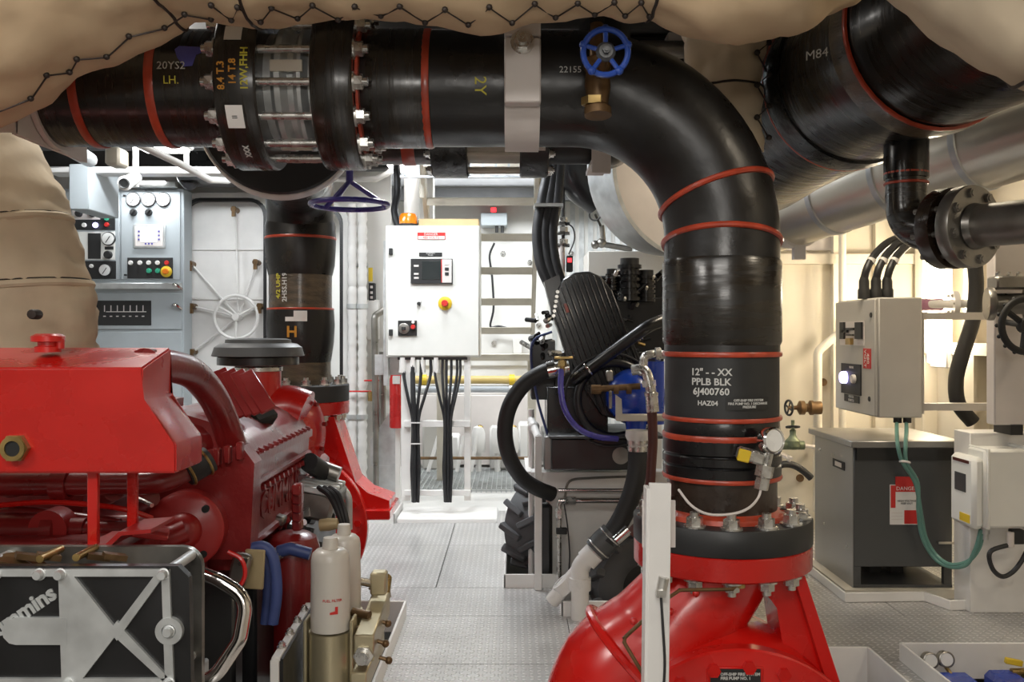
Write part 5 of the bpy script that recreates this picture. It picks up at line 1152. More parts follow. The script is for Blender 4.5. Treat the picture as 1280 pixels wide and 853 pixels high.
# white frame, rails, panel
wf_ = thing('white_skid_frame', 'white painted frame and panel under the black engine, with bright pipes across it', 'frame', at(740, 720, 5.0))
a, c = at(683, 720, 5.24), at(845, 600, 5.24); MB().bx(a.x, c.x, 5.24, 5.28, -.3, c.z).obj('back_panel', M['white'], wf_)
a, c = at(664, 612, 5.12), at(850, 590, 5.12); MB().bx(a.x, c.x, 5.12, 5.24, a.z, c.z, .004).obj('top_channel', M['white'], wf_)
b = MB(); b.prism([(0, 0), (.09, .10), (.09, .02), (0, -.08)], at(664, 592, 4.9)+V((-.04, 0, 0)), (1, 0, 0), (0, 0, 1), -.12) if 0 else b.bx(at(664, 0, 5.12).x-.03, at(664, 0, 5.12).x, 5.12, 5.7, a.z, c.z); b.obj('end_channel', M['white'], wf_)
for y, r in ((613, .010), (626, .016)): MB().cyl(at(698, y, 5.08), at(850, y, 5.08), r, n=12).obj('bright_pipe', M['chrome'], wf_)
MB().tube(spline([at(706, 622, 5.08), at(712, 602, 5.08), at(738, 598, 5.08), at(790, 596, 5.08)], 5), .007, 8).obj('thin_lead', M['stainless'], wf_)
MB().tube(fillet([at(722, 626, 5.08), at(699, 626, 5.08), at(699, 725, 5.08)], .03, 5), .014, 12).obj('tee_pipe', M['steel'], wf_)
MB().hexa(at(706, 626, 5.08), (1, 0, 0), .024, .06).hexa(at(699, 636, 5.08), (0, 0, -1), .022, .05).obj('tee_fitting', M['steel'], wf_)
MB().box(at(702, 664, 5.07), (.06, .03, .035), None, .004).obj('pipe_clip', M['rubber'], wf_)
MB().tube(spline([at(705, 630, 5.05), at(709, 655, 5.05), at(712, 690, 5.05), at(711, 720, 5.05)], 5), .004, 6).obj('thin_lead', M['cable'], wf_)
for x, w in ((686, 10), (707, 6)): a, c = at(x, 760, 5.2), at(x+w, 672, 5.2); MB().bx(a.x, c.x, 5.2, 5.235, a.z, c.z).obj('frame_leg', M['white'], wf_)
# treaded rubber tyres of two wheels, not hull fenders
def tyre(name, label, c, axis, R, w):
    t = thing(name, label, 'fender', V(c)-V((0, 0, R)))
    u, v, n = frame(axis); c = V(c)
    MB().lathe([(R*.42, -w*.35), (R*.55, -w*.48), (R*.82, -w*.5), (R*.92, -w*.42), (R*.94, 0), (R*.92, w*.42), (R*.82, w*.5), (R*.55, w*.48), (R*.42, w*.35), (R*.42, -w*.35)], c, axis, 44).obj('carcass', M['tread'], t)
    for k in range(22):
        a = 2*PI*k/22; rad = u*math.cos(a)+v*math.sin(a); tan = n.cross(rad); s_ = 1 if k % 2 else -1
        m3 = Matrix((rad, tan, n)).transposed()
        MB().box(c+rad*R*.95+n*w*.24*s_, (R*.18, R*.15, w*.62), m3@Matrix.Rotation(.5*s_, 3, 'X'), .006).obj('tread_lug', M['tread'], t)
    MB().lathe([(0, -w*.2), (R*.42, -w*.2), (R*.42, w*.2), (0, w*.2)], c, axis, 28).obj('hub', M['black'], t)
tyre('rubber_tyre', 'chunky treaded rubber tyre beside the walkway kick plate', at(674, 657, 5.5), (1, -.6, 0), .25, .24)
tyre('rubber_tyre', 'round black rubber tyre in the shade behind the white plastic pipe', at(800, 730, 4.82), (.25, -1, 0), .28, .18)
MB().bx(at(667, 0, 5.2).x, at(690, 0, 5.2).x, 5.13, 5.21, at(0, 722, 5.2).z, at(0, 628, 5.2).z, .02).solo('black_reservoir', M['black'], 'small black tank between the treaded tyre and the steel pipes', 'tank')
# PVC run
pv = thing('plastic_drain_pipe', 'white plastic pipe with forty-five degree elbows beside the near red pump', 'pipe', at(725, 790, 4.5))
ZP = 4.52
MB().tube(fillet([at(725, 830, ZP), at(725, 708, ZP), at(752, 682, ZP)], .05, 5), .044, 22).obj('pipe_body', M['pvc'], pv)
MB().tube([at(745, 688, ZP), at(690, 752, ZP+.08)], .038, 20).obj('branch', M['pvc'], pv)
for p, d in ((at(725, 730, ZP), (0, 0, 1)), (at(738, 696, ZP), (.7, 0, .7)), (at(706, 732, ZP+.06), (.65, 0, -.7))): MB().lathe([(.04, -.03), (.054, -.03), (.054, .03), (.04, .03)], p, d, 24).obj('socket', M['pvc'], pv)
MB().lathe([(0, -.06), (.062, -.06), (.066, 0), (.062, .06), (0, .06)], at(755, 678, ZP), (.7, 0, .72), 28).obj('rubber_coupling', M['xfmr'], pv)
for t in (-.04, .04): MB().torus(at(755, 678, ZP)+V((.7, 0, .72))*t, (.7, 0, .72), .066, .004, 28, 6).obj('hose_clamp', M['steel'], pv)
# handrail stanchions
st = thing('handrail_stanchion', 'slim white stanchion on the deck edge in front of the black engine', 'stanchion', at(673, 727, 5.12))
MB().bx(at(673, 0, 5.0).x-.02, at(673, 0, 5.0).x+.02, 5.02, 5.06, .0, at(0, 545, 5.03).z, .003).obj('post', M['white'], st)
MB().cyl((at(664, 0, 5.3).x, 5.3, .02), (at(664, 0, 5.3).x, 5.3, at(0, 512, 5.3).z), .017, n=12).obj('rear_post', M['white'], st)
MB().sphere(at(667, 534, 5.2), .035, n=14).tube([at(664, 525, 5.3), at(673, 548, 5.04)], .022, 12).obj('rail_joint', M['white'], st)
# thick black cables hanging beside the ladder
for i, (x0, x1, x2) in enumerate(((686, 672, 684), (693, 681, 693), (699, 690, 699))):
    cable('power_cable', ('first', 'second', 'third')[i]+' of three thick black cables hanging beside the ladder, counted from the ladder', [at(x0+4, 150, 5.6), at(x0, 210, 5.6), at(x1+6, 250, 5.58), at(x1, 290, 5.55), at(x1+4, 330, 5.5), at(x2+6, 365, 5.45), at(x2+12, 395, 5.4)], .034, 'cable', None, 12)
MB().bx(at(668, 0, 5.5).x, at(704, 0, 5.5).x, 5.5, 5.66, at(0, 258, 5.5).z, at(0, 254, 5.5).z).solo('cable_clamp', M['galv'], 'flat metal clamp across the three hanging black cables', 'clamp')
# fan housing and boxes behind
fh = thing('vent_trunk', 'galvanised round ventilation trunk with flat end cover, above the black engine', 'duct', at(790, 320, 5.4))
fcn = at(868, 205, 5.3); fax = V((.42, -1, -.12)).normalized(); FRr = .54
MB().lathe([(FRr-.01, -.30), (FRr, -.30), (FRr, 0), (FRr-.015, 0), (FRr-.015, -.02), (0, -.02), (0, -.28), (FRr-.01, -.28)], fcn, fax, 56).obj('trunk', M['galv'], fh)
MB().lathe([(FRr-.02, .0), (FRr+.004, 0), (FRr+.004, .012), (FRr-.02, .012)], fcn, fax, 56).obj('rim', M['galv'], fh)
MB().lathe([(0, -.018), (FRr-.02, -.018), (FRr-.02, -.012), (0, -.012)], fcn, fax, 56).obj('end_cover', M['strap'], fh)
MB().bx(fcn.x-.05, fcn.x+.05, fcn.y, fcn.y+.1, 2.7, 2.95).obj('hanger', M['galv'], fh)
MB().tube(spline([at(712, 150, 5.9), at(715, 200, 5.9), at(726, 230, 5.95), at(748, 248, 6.0)], 5), .12, 24).solo('flexible_duct', M['black'], 'short black flexible duct beside the galvanised ventilation trunk', 'duct')
a, c = at(735, 346, 6.2), at(832, 314, 6.2); gb = thing('grey_equipment_box', 'pale grey equipment box on legs behind the black engine', 'box', V(((a.x+c.x)/2, 6.4, 0)))
MB().bx(a.x, c.x, 6.2, 6.6, a.z-.25, c.z, .006).obj('casing', M['greycab'], gb)
for x in (a.x+.03, c.x-.03): MB().bx(x-.02, x+.02, 6.3, 6.5, -.05, a.z-.245).obj('leg', M['greycab'], gb)
im = thing('instrument_column', 'thin instrument pipe with small fittings and a red digital readout behind the black engine', 'instrument', at(704, 350, 5.9))
MB().cyl(at(704, 365, 5.9), at(704, 205, 5.9), .012, n=10).obj('pipe', M['black'], im)
MB().cyl(at(702, 365, 5.88), at(702, 300, 5.88), .022, n=12).obj('stem', M['strap'], im)
for y in (278, 290, 305): MB().hexa(at(703, y, 5.88), (0, 0, 1), .035, .03).cyl(at(697, y+2, 5.87), at(712, y+2, 5.87), .012, n=8).obj('fitting', M['steel'], im)
MB().bx(at(708, 0, 5.88).x, at(716, 0, 5.88).x, 5.86, 5.92, at(0, 340, 5.88).z, at(0, 320, 5.88).z, .004).obj('readout_case', M['inkblack'], im)
MB().bx(at(709.5, 0, 5.86).x, at(714.5, 0, 5.86).x, 5.855, 5.86, at(0, 328, 5.86).z, at(0, 323, 5.86).z).obj('red_digits', M['led_r'], im)
MB().tube(spline([at(706, 278, 5.86), at(716, 285, 5.86), at(718, 300, 5.86), at(711, 318, 5.86)], 5), .005, 6).obj('lead', M['cable'], im)
sv = thing('wall_valve', 'small dark valve with a ring handle in front of the ribbed wall lining', 'valve', at(752, 310, 6.3))
MB().sphere(at(752, 304, 6.3), .035, n=14).sphere(at(744, 306, 6.3), .03, n=12).cyl(at(754, 300, 6.3), at(752, 282, 6.3), .018, n=10).cyl(at(756, 306, 6.3), at(790, 312, 6.3), .02, n=10).obj('body', M['stainless'], sv)
MB().torus(at(744, 268, 6.25), (.5, 1, 0), .042, .006, 22, 6).cyl(at(744, 268, 6.25), at(752, 285, 6.3), .008, n=8).obj('ring_handle', M['inkblack'], sv)
# ================================================================== RIGHT-HAND SIDE
# dry-type transformer
tf = thing('transformer', 'dark grey steel transformer cabinet with a red warning label on the right-hand deck', 'transformer', (2.09, 5.2, .02))
TX0, TX1, TY0, TY1, TZ0, TZ1 = 1.82, 2.345, 4.9, 5.52, .045, .80
MB().bx(TX0, TX1, TY0, TY1, TZ0+.115, TZ1, .004).obj('cabinet', M['xfmr'], tf)
MB().bx(TX0-.004, TX0, TY0+.004, TY1-.004, TZ0, TZ1-.004).obj('side_panel', M['xfmr_lid'], tf)
MB().bx(TX0-.03, TX1+.05, TY0-.05, TY1+.04, TZ1, TZ1+.035, .004).obj('lid', M['xfmr_lid'], tf)
MB().bx(TX0+.01, TX1, TY0-.02, TY0, TZ1-.07, TZ1-.001).obj('louvre_strip', M['black'], tf)
for x in (TX0+.02, TX1-.02):
    for y in (TY0+.02, TY1-.03): MB().bx(x-.02, x+.02, y-.015, y+.02, .055, TZ0+.12).obj('leg', M['xfmr'], tf)
MB().bx(TX0, TX1, TY0, TY1, .05, .065).obj('base_tray', M['xfmr'], tf)
for x in (2.0, 2.12): MB().bx(x, x+.07, 5.15, 5.3, .065, .165).obj('core_foot', M['black'], tf)
for y, z in ((5.42, .72), (5.2, .72), (5.35, .3), (4.99, .25)): screw_on(tf, (TX0-.004, y, z), (-1, 0, 0), 1.2)
MB().bx(TX0-.008, TX0-.004, 5.02, 5.20, .655, .70).obj('name_plate', M['inkblack'], tf)
MB().bx(TX0-.0095, TX0-.008, 5.06, 5.16, .665, .69).obj('plate_strip', M['strap'], tf)
def tfp(px, py, d=0): v = at(px, py, TY0); v.y -= d; return v
def rect(px0, py0, px1, py1, d, th, name, m, parent, f): a, c = f(px0, py1), f(px1, py0); return MB().bx(a.x, c.x, a.y-d-th, a.y-d, a.z, c.z).obj(name, M[m], parent)
wl_ = rect(1112, 606, 1148, 656, .0005, .003, 'warning_label', 'paper', tf, tfp)
rect(1119, 596, 1147, 607, .0005, .004, 'label_flag', 'signred', wl_, tfp); rect(1113, 607, 1119, 635, .0035, .001, 'red_column', 'signred', wl_, tfp); rect(1119, 607, 1147, 615, .0035, .001, 'red_header', 'signred', wl_, tfp)
rect(1130, 638, 1147, 655, .0035, .001, 'red_block', 'signred', wl_, tfp)
text('DANGER', tfp(1133, 611, .005), (1, 0, 0), (0, 0, 1), .028, M['paper'], wl_); text('HIGH VOLTAGE\nKEEP OUT', tfp(1133, 628, .005), (1, 0, 0), (0, 0, 1), .014, M['inkblack'], wl_)
for y in (641, 645, 649): rect(1114, y, 1128, y+.8, .0035, .001, 'print_line', 'strap', wl_, tfp)
rect(1170, 676, 1189, 679, .0, .03, 'cable_clip', 'chrome', tf, tfp)
# plinth frame under it and along the deck
kf = thing('transformer_plinth', 'low white angle frame on the deck under the dark transformer', 'plinth', (2.05, 5.2, 0))
def krun(p, q, h=.05): 
    p, q = V((*p, 0)), V((*q, 0)); d = q-p; MB().box((p+q)/2+V((0, 0, h/2+.001)), (d.length+.012, .012, h), (0, 0, math.atan2(d.y, d.x)), .003).obj('kick_plate', M['white'], kf)
for p, q in (((1.74, 4.80), (1.74, 5.60)), ((1.74, 4.80), (2.16, 4.82)), ((2.16, 4.82), (2.22, 4.66)), ((2.22, 4.66), (2.58, 4.70)), ((2.58, 4.70), (2.80, 4.62))): krun(p, q)
MB().bx(1.76, 2.36, 4.86, 5.54, .002, .048).obj('support_frame', M['cream'], kf)
# motor starter cabinet above
ms = thing('starter_cabinet', 'grey starter cabinet with breaker window and violet lamp hung above the transformer', 'cabinet', (2.1, 5.3, .93))
CX0, CX1, CY0, CY1, CZ0, CZ1 = 1.975, 2.23, 5.0, 5.62, .945, 1.60
MB().bx(CX0+.018, CX1, CY0, CY1, CZ0, CZ1, .006).obj('enclosure', M['greycab'], ms)
dr2 = MB().bx(CX0, CX0+.018, CY0+.008, CY1-.004, CZ0+.008, CZ1-.008, .004).obj('door', M['greycab'], ms)
def dpt(px, py, d=0):          # a point on the door face, which looks along -x
    Y = CX0*F/(px-640); return V((CX0-d, Y, 1.4-(py-418)/F*Y))
def drect(px0, py0, px1, py1, d, th, name, m, parent):
    a, c = dpt(px0, py1), dpt(px1, py0); zc, z0 = (dpt(px0, py0).z+dpt(px1, py0).z)/2, (dpt(px0, py1).z+dpt(px1, py1).z)/2
    return MB().bx(CX0-d-th, CX0-d, c.y, a.y, z0, zc).obj(name, M[m], parent)
bw = drect(1051, 402, 1081, 432, 0, .006, 'breaker_window', 'strap', ms)
for a in ((1053, 403, 1058, 424), (1060, 410, 1070, 413), (1072, 403, 1080, 424), (1061, 418, 1069, 420), (1055, 413, 1062, 416)): drect(*a, .006, .012, 'breaker_part', 'inkblack', bw)
drect(1062, 423, 1068, 431, .006, .02, 'breaker_toggle', 'brass', bw)
rs = drect(1079.5, 436, 1089, 461, 0, .003, 'red_label', 'signred', ms)
text('480\nVOLT', dpt(1084, 448.5, .004), (0, 0, -1), (0, -1, 0), .04, M['paper'], rs)
bpn = drect(1053, 455, 1077, 493, 0, .008, 'button_panel', 'inkblack', ms)
dial(dpt(1059, 472, .008), .036, (-1, 0, 0), 'violet_lamp', 'led_v', bpn, .03); dial(dpt(1070, 474, .008), .026, (-1, 0, 0), 'grey_button', 'strap', bpn, .02)
text('HEATER', dpt(1066, 459.5, .009), (0, -1, 0), (0, 0, 1), .018, M['strap'], bpn)
np_ = drect(1056, 494, 1074.5, 503, 0, .004, 'name_plate', 'inkblack', ms); text('HEATER\nSTARTER', dpt(1065, 498.5, .005), (0, -1, 0), (0, 0, 1), .022, M['paper'], np_)
for px, py in ((1089, 394), (1087, 499)): dial(dpt(px, py), .014, (-1, 0, 0), 'door_screw', 'inkblack', ms, .006)
for z in (1.0, 1.5): MB().bx(CX1, 2.845, 5.05, 5.10, z-.02, z+.02).obj('mounting_arm', M['greycab'], ms)
MB().bx(CX1, CX1+.02, CY0+.02, CY1, CZ0+.02, CZ1-.10).obj('back_plate', M['greycab'], ms)
for px in (1122, 1134):
    p = at(px, 522, 5.04); MB().cyl((p.x, 5.04, CZ0), (p.x, 5.04, CZ0-.03), .022, n=14).obj('gland', M['inkblack'], ms)
for i, (px, d) in enumerate(((1121, 0), (1133, 1))):
    cable('green_conduit', ('outer', 'inner')[i]+' green cable curving from the starter cabinet to the small white box', 
          [at(px, 528, 5.04), at(px, 540, 4.94), at(1122+10*d, 556, 4.81), at(1128+5*d, 578, 4.80), at(1144+3*d, 604, 4.80), at(1151-3*d, 640, 4.80), at(1157-4*d, 672, 4.80), at(1170-2*d, 694+4*d, 4.78), at(1188, 706+3*d, 4.68), at(1210-2*d, 702+4*d, 4.58), at(1224-4*d, 685, 4.54), at(1229-3*d, 662, 4.52)], .0105, 'hosegreen', 'green cables of the starter cabinet')
MB().torus(at(1131, 578, 4.80), (.2, .2, 1), .024, .006, 18, 6).solo('cable_tie', M['strap'], 'pale tie holding the two green cables together under the starter cabinet', 'cable tie')
# three cables into its top
for i, (px, top) in enumerate(((1080, 346), (1095, 348), (1109, 352))):
    c = thing('feeder_cable', ('leftmost', 'middle', 'rightmost')[i]+' of three black glanded cables entering the starter cabinet top', 'cable', V((at(px, 0, 5.2).x, 5.2, CZ1)), 'feeder cables of the starter cabinet')
    p = V((at(px, 0, 5.2).x, 5.2, CZ1))
    MB().lathe([(0, 0), (.034, 0), (.034, .05), (.028, .06), (.028, .10), (.018, .13), (0, .13)], p, n=16).obj('gland', M['inkblack'], c)
    MB().tube(spline([p+V((0, 0, .11)), at(px+4, 335, 5.2), at(px+14, 318, 5.25), at(px+32, 302, 5.35), at(px+60, 292, 5.6)], 5), .022, 12).obj('cable_body', M['cable'], c)
    MB().lathe([(.0225, -.012), (.025, -.012), (.025, .012), (.0225, .012)], at(px+9, 326, 5.22), (.4, .1, .8), 14).obj('white_tape', M['pvc'], c)
# white pedestal column with the small white box
pc = MB(); pc.bx(2.30, 2.82, 4.62, 4.79, .0, .905, .004); pc = pc.solo('white_pedestal', M['white'], 'white painted steel pedestal beside the transformer carrying the small white box', 'pedestal')
gpn = thing('grey_wall_cabinet', 'large pale grey cabinet behind the black-wheeled valve at the right edge', 'cabinet', (2.65, 4.7, .92))
MB().bx(2.36, 2.82, 4.5, 4.58, .955, 2.02, .006).bx(2.60, 2.82, 4.58, 4.8, .955, 2.0).obj('casing', M['strap'], gpn)
MB().bx(2.44, 2.50, 4.50, 4.66, .906, .956).obj('foot', M['inkblack'], gpn)
MB().bx(2.72, 2.78, 4.62, 4.72, .906, .956).obj('foot', M['inkblack'], gpn)
jb = thing('small_white_box', 'small white control box with a dark window fixed to the white pedestal', 'box', (2.35, 4.66, .45))
BX0, BX1 = 2.235, 2.51
MB().bx(BX0+.05, BX1, 4.45, 4.62, .46, .84, .012).obj('case', M['panelwhite'], jb)
fr_ = MB(); fr_.bx(BX0, BX0+.06, 4.46, 4.70, .45, .80, .02); fr_.obj('cover', M['panelwhite'], jb)
MB().bx(BX0+.06, BX0+.075, 4.44, 4.63, .455, .845, .004).bx(BX1-.02, BX1, 4.43, 4.63, .45, .855, .004).obj('flange', M['panelwhite'], jb)
MB().bx(BX0-.003, BX0, 4.53, 4.64, .62, .71).obj('window', M['xfmr'], jb); MB().bx(BX0-.003, BX0, 4.50, 4.66, .765, .78).obj('strip_label', M['hosered'], jb)
MB().bx(BX0-.003, BX0, 4.49, 4.59, .475, .515).obj('yellow_label', M['yellow'], jb)
MB().cyl((BX0+.09, 4.52, .46), (BX0+.09, 4.52, .42), .02, n=12).cyl((BX0+.09, 4.52, .42), (BX0+.09, 4.52, .39), .014, n=12).obj('gland', M['galv'], jb)
MB().bx(BX0+.19, BX0+.25, 4.46, 4.50, .38, .45, .003).obj('connector', M['inkblack'], jb); MB().cyl((BX0+.18, 4.46, .44), (BX0+.18, 4.46, .37), .018, n=12).obj('plug', M['strap'], jb)
cable('black_loop_cable', 'black cable with white tape rings looping below the small white box', [(BX0+.18, 4.46, .38), at(1238, 690, 4.46), at(1240, 710, 4.46), at(1252, 721, 4.46), at(1265, 716, 4.46), at(1276, 703, 4.46), at(1284, 688, 4.46)], .0115, 'cable')
# deck recess at the lower right with blue machinery
bm_ = thing('blue_pump_set', 'blue pump with small gauges in the white-edged deck recess, lower right', 'pump', (2.1, 3.6, -.45))
MB().bx(1.73, 1.88, 3.45, 3.8, -.40, .01, .02).obj('blue_casing', M['blue'], bm_); MB().bx(1.94, 2.07, 3.4, 3.8, -.40, .02, .02).obj('blue_motor', M['blue'], bm_)
MB().cyl((1.86, 3.6, -.12), (1.96, 3.6, -.12), .05, n=16).obj('shaft_cover', M['black'], bm_)
for x, z in ((1.80, .05), (1.735, .045)):
    g = MB().lathe([(0, -.02), (.033, -.02), (.033, .014), (.028, .016), (.027, .012), (0, .012)], (x, 3.82, z), (0, -1, .2), 24).obj('gauge', M['stainless'], bm_); MB().lathe([(0, .0125), (.026, .0125), (.026, .013), (0, .0135)], (x, 3.82, z), (0, -1, .2), 20).obj('dial', M['gauge'], g)
    MB().cyl((x, 3.82, z-.03), (x, 3.76, -.0), .008, n=8).obj('gauge_stem', M['brass'], bm_)
MB().hexa((2.10, 3.76, -.03), (0, 0, 1), .022, .06).cyl((2.04, 3.76, .02), (2.16, 3.76, .02), .014, n=10).obj('brass_valve', M['brass'], bm_); MB().box((2.05, 3.76, .06), (.07, .02, .024), (0, .2, 0), .003).obj('yellow_handle', M['yellow'], bm_)
MB().bx(1.72, 2.7, 3.35, 3.85, -.70, -.401).obj('bed', M['white'], bm_)
for k in range(5): MB().cyl((2.10+.05*k, 3.76, -.03), (2.13+.05*k, 3.68, .03), .022, n=10).obj('fitting', M['bronze'], bm_)
# valves and hose on the warm bulkhead behind the riser
v1 = thing('bronze_valve', 'bronze gate valve lying sideways on the white wall pipe above the green one', 'valve', at(1010, 515, 6.3))
q = at(1012, 510, 6.3); MB().cyl(q, at(1026, 510, 6.3), .045, n=20).lathe([(.0, 0), (.05, .0), (.05, .02), (.03, .03), (.03, .05), (.048, .06), (.048, .09), (.015, .11), (.013, .17), (0, .17)], at(1016, 510, 6.3), (-1, 0, 0), 20).obj('body', M['bronze'], v1)
hw = at(986, 510, 6.3); b = MB(); b.torus(hw, (1, .25, 0), .05, .008, 26, 6)
for k in range(4): a = k*PI/2+.4; b.cyl(hw, hw+V((-.25*math.cos(a), math.cos(a), 0)).normalized()*abs(math.cos(a))*.05+V((0, 0, math.sin(a)*.05)), .006, n=6)
b.cyl(hw, hw+V((.06, 0, 0)), .009, n=8); b.obj('handwheel', M['inkblack'], v1)
v2 = thing('green_valve', 'green-tinged bronze valve with a small black wheel low on the warm bulkhead', 'valve', at(991, 565, 6.3))
MB().lathe([(0, 0), (.03, 0), (.05, .02), (.05, .06), (.03, .08), (.02, .10), (.022, .13), (.012, .14), (.012, .20), (0, .20)], at(991, 562, 6.3), n=18).cyl(at(978, 557, 6.3), at(1005, 557, 6.3), .03, n=14).obj('body', M['verdigris'], v2)
b = MB(); b.torus(at(991, 534, 6.3), (0, .2, 1), .042, .008, 24, 6).cyl(at(983, 534, 6.3), at(999, 534, 6.3), .006, n=6); b.obj('handwheel', M['inkblack'], v2)
MB().cyl(at(1003, 557, 6.3), at(1018, 559, 6.4), .012, n=8).cyl(at(1018, 559, 6.4), at(1018, 559, 6.55), .02, n=10).obj('pipe_tail', M['strap'], v2)
cable('short_black_hose', 'short black hose arching along the warm bulkhead beside the transformer', [at(966, 588, 6.3), at(978, 581, 6.3), at(992, 582, 6.3), at(1004, 589, 6.3), at(1014, 598, 6.3)], .024, 'rubber', None, 12, cat='hose')
MB().cyl(at(986, 584, 6.3), at(986, 570, 6.3), .014, n=10).bx(at(986, 0, 6.3).x-.02, at(986, 0, 6.3).x+.02, 6.28, 6.6, at(0, 574, 6.3).z, at(0, 571, 6.3).z).solo('hose_bracket', M['strap'], 'small bracket holding the arched black hose on the warm bulkhead', 'bracket')
wp = MB(); wp.tube(fillet([at(1022, 640, 6.42), at(1022, 440, 6.42), at(1040, 424, 6.42), at(1070, 400, 6.42)], .06, 5), .030, 14); wp.solo('wall_pipe', M['wallwarm'], 'white painted pipe with an elbow on the warm bulkhead behind the starter cabinet', 'pipe')
wp = MB(); wp.cyl(at(1053, 640, 6.44), at(1053, 255, 6.44), .026, n=12); wp.solo('conduit_pipe', M['wallwarm'], 'straight white conduit rising behind the starter cabinet', 'pipe')
for p in ((1029, 478), (1000, 598)): MB().cyl(at(*p, 6.6), at(*p, 6.56), .028, n=14).solo('wall_stud', M['bronze'], 'round dark stud on the warm bulkhead '+('above the bronze valve' if p[1] < 500 else 'under the arched black hose'), 'stud')
# bulkhead lamp, thick hose and wheel valve on the right wall
pl_ = bpy.data.lights.new('wall_tube', 'POINT'); pl_.energy = 20; pl_.color = WARM; pl_.shadow_soft_size = .12
po_ = bpy.data.objects.new('wall_tube', pl_); COL.objects.link(po_); po_.location = (2.70, 5.80, 1.6)
bl_ = thing('bulkhead_lamp', 'bright warm lamp on the side wall behind the steel branch pipe', 'lamp', (2.78, 6.05, 1.2))
MB().bx(2.80, 2.845, 5.93, 6.17, 1.18, 1.92, .008).obj('housing', M['white'], bl_); MB().bx(2.765, 2.80, 5.96, 6.14, 1.21, 1.89, .01).obj('diffuser', M['warmlamp'], bl_)
area('wall_lamp', (2.72, 6.05, 1.55), (0, -PI/2, 0), .6, .15, 20, WARM)
MB().tube(spline([at(1218, 325, 5.3), at(1220, 360, 5.3), at(1216, 400, 5.3), at(1202, 445, 5.3), at(1195, 475, 5.3), at(1198, 505, 5.3), at(1216, 528, 5.3)], 6), .042, 16).solo('sagging_hose', M['rubber'], 'thick black hose sagging in front of the bright side wall lamp', 'hose')
pt = thing('taped_pipe', 'pale pipe with lilac tape and a flange in front of the side wall lamp', 'pipe', at(1190, 390, 5.5))
MB().cyl(at(1140, 381, 5.5), at(1262, 379, 5.3), .024, n=16).obj('pipe_body', M['white'], pt)
MB().lathe([(.0245, 0), (.036, 0), (.036, .13), (.0245, .13)], at(1150, 381, 5.48), (1, 0, 0), 18).obj('lilac_tape', M['plum'], pt)
MB().lathe([(0, 0), (.075, 0), (.075, .03), (.03, .035), (0, .035)], at(1190, 380, 5.42), (1, -.2, 0), 24).obj('flange', M['white'], pt)
for k in range(6): a = k*PI/3; inst(NUTS, 'flange_nut', at(1190, 380, 5.42)+V((-.002, .055*math.cos(a), .055*math.sin(a))), (-1, .2, 0), pt, .8)
wv = thing('wheel_valve', 'flanged grey valve with a heavy black handwheel at the right edge', 'valve', at(1262, 420, 4.3))
MB().lathe([(0, -.06), (.075, -.06), (.08, -.05), (.08, -.03), (.05, -.02), (.05, .10), (.08, .11), (.08, .14), (0, .14)], at(1250, 380, 4.38), (1, -.25, 0), 26).obj('body', M['stainless'], wv)
MB().bx(at(1240, 0, 4.38).x, at(1290, 0, 4.38).x, 4.33, 4.43, at(0, 362, 4.38).z, at(0, 346, 4.38).z, .008).obj('bonnet', M['stainless'], wv)
for px in (1248, 1262, 1274): inst(NUTS, 'bonnet_nut', at(px, 346, 4.38), (0, 0, 1), wv, 1.2)
hw = at(1282, 407, 4.15); b = MB(); b.torus(hw, (.15, -1, 0), L(33, 4.15), .016, 36, 10)
for k in range(3): a = k*2*PI/3+.4; b.cyl(hw, hw+V((math.cos(a), 0, math.sin(a)))*L(32, 4.15), .014, n=8)
for k in range(16): a = k*PI/8; b.sphere(hw+V((math.cos(a), 0, math.sin(a)))*L(36, 4.15), .010, n=8)
b.lathe([(0, -.02), (.035, -.02), (.035, .02), (0, .02)], hw, (.15, -1, 0), 16); b.cyl(hw, hw+V((0, .2, .02)), .014, n=10); b.obj('handwheel', M['inkblack'], wv)
# ================================================================== BACKGROUND
def lagpipe(x, name, label, r=.04):
    t = thing(name, label, 'pipe', at(x, 600, 8.0)); p, e = at(x, 600, 8.0), at(x, 255, 8.0)
    b = MB(); n = 70; pts = [p.lerp(e, k/n) for k in range(n+1)]; b.tube(pts, [r*(1+.16*math.sin(k*2.4)+.06*math.sin(k*5.1)) for k in range(n+1)], 12); b.obj('wrapped_cover', M['white'], t)
    for k in (16, 44): MB().lathe([(r, -.02), (r*1.25, -.02), (r*1.25, .02), (r, .02)], pts[k], (0, 0, 1), 14).obj('pipe_clip', M['galv'], t)
    MB().bx(p.x-.02, p.x+.02, 8.0, 8.2, 1.2, 1.23).bx(p.x-.02, p.x+.02, 8.0, 8.2, 2.0, 2.03).obj('standoff', M['galv'], t)
lagpipe(440.5, 'wrapped_pipe', 'white foil-wrapped upright pipe next to the black riser'); lagpipe(453, 'wrapped_pipe', 'white foil-wrapped upright pipe nearer the control panel')
MB().bx(at(461, 0, 8.1).x, at(466, 0, 8.1).x, 8.08, 8.1, at(0, 352, 8.1).z, at(0, 335, 8.1).z).solo('yellow_tag', M['yellow'], 'small yellow tag on the bulkhead beside the control panel', 'tag')
bt = thing('breaker_strip', 'narrow black breaker strip below the yellow tag', 'switch', at(464, 376, 8.1)); MB().bx(at(461, 0, 8.1).x, at(468, 0, 8.1).x, 8.1, 8.19, at(0, 376, 8.1).z, at(0, 354, 8.1).z).obj('case', M['inkblack'], bt)
for y in (359, 366, 372): MB().bx(at(463, 0, 8.1).x, at(466, 0, 8.1).x, 8.09, 8.1, at(0, y+1.5, 8.1).z, at(0, y-1.5, 8.1).z).obj('toggle', M['strap'], bt)
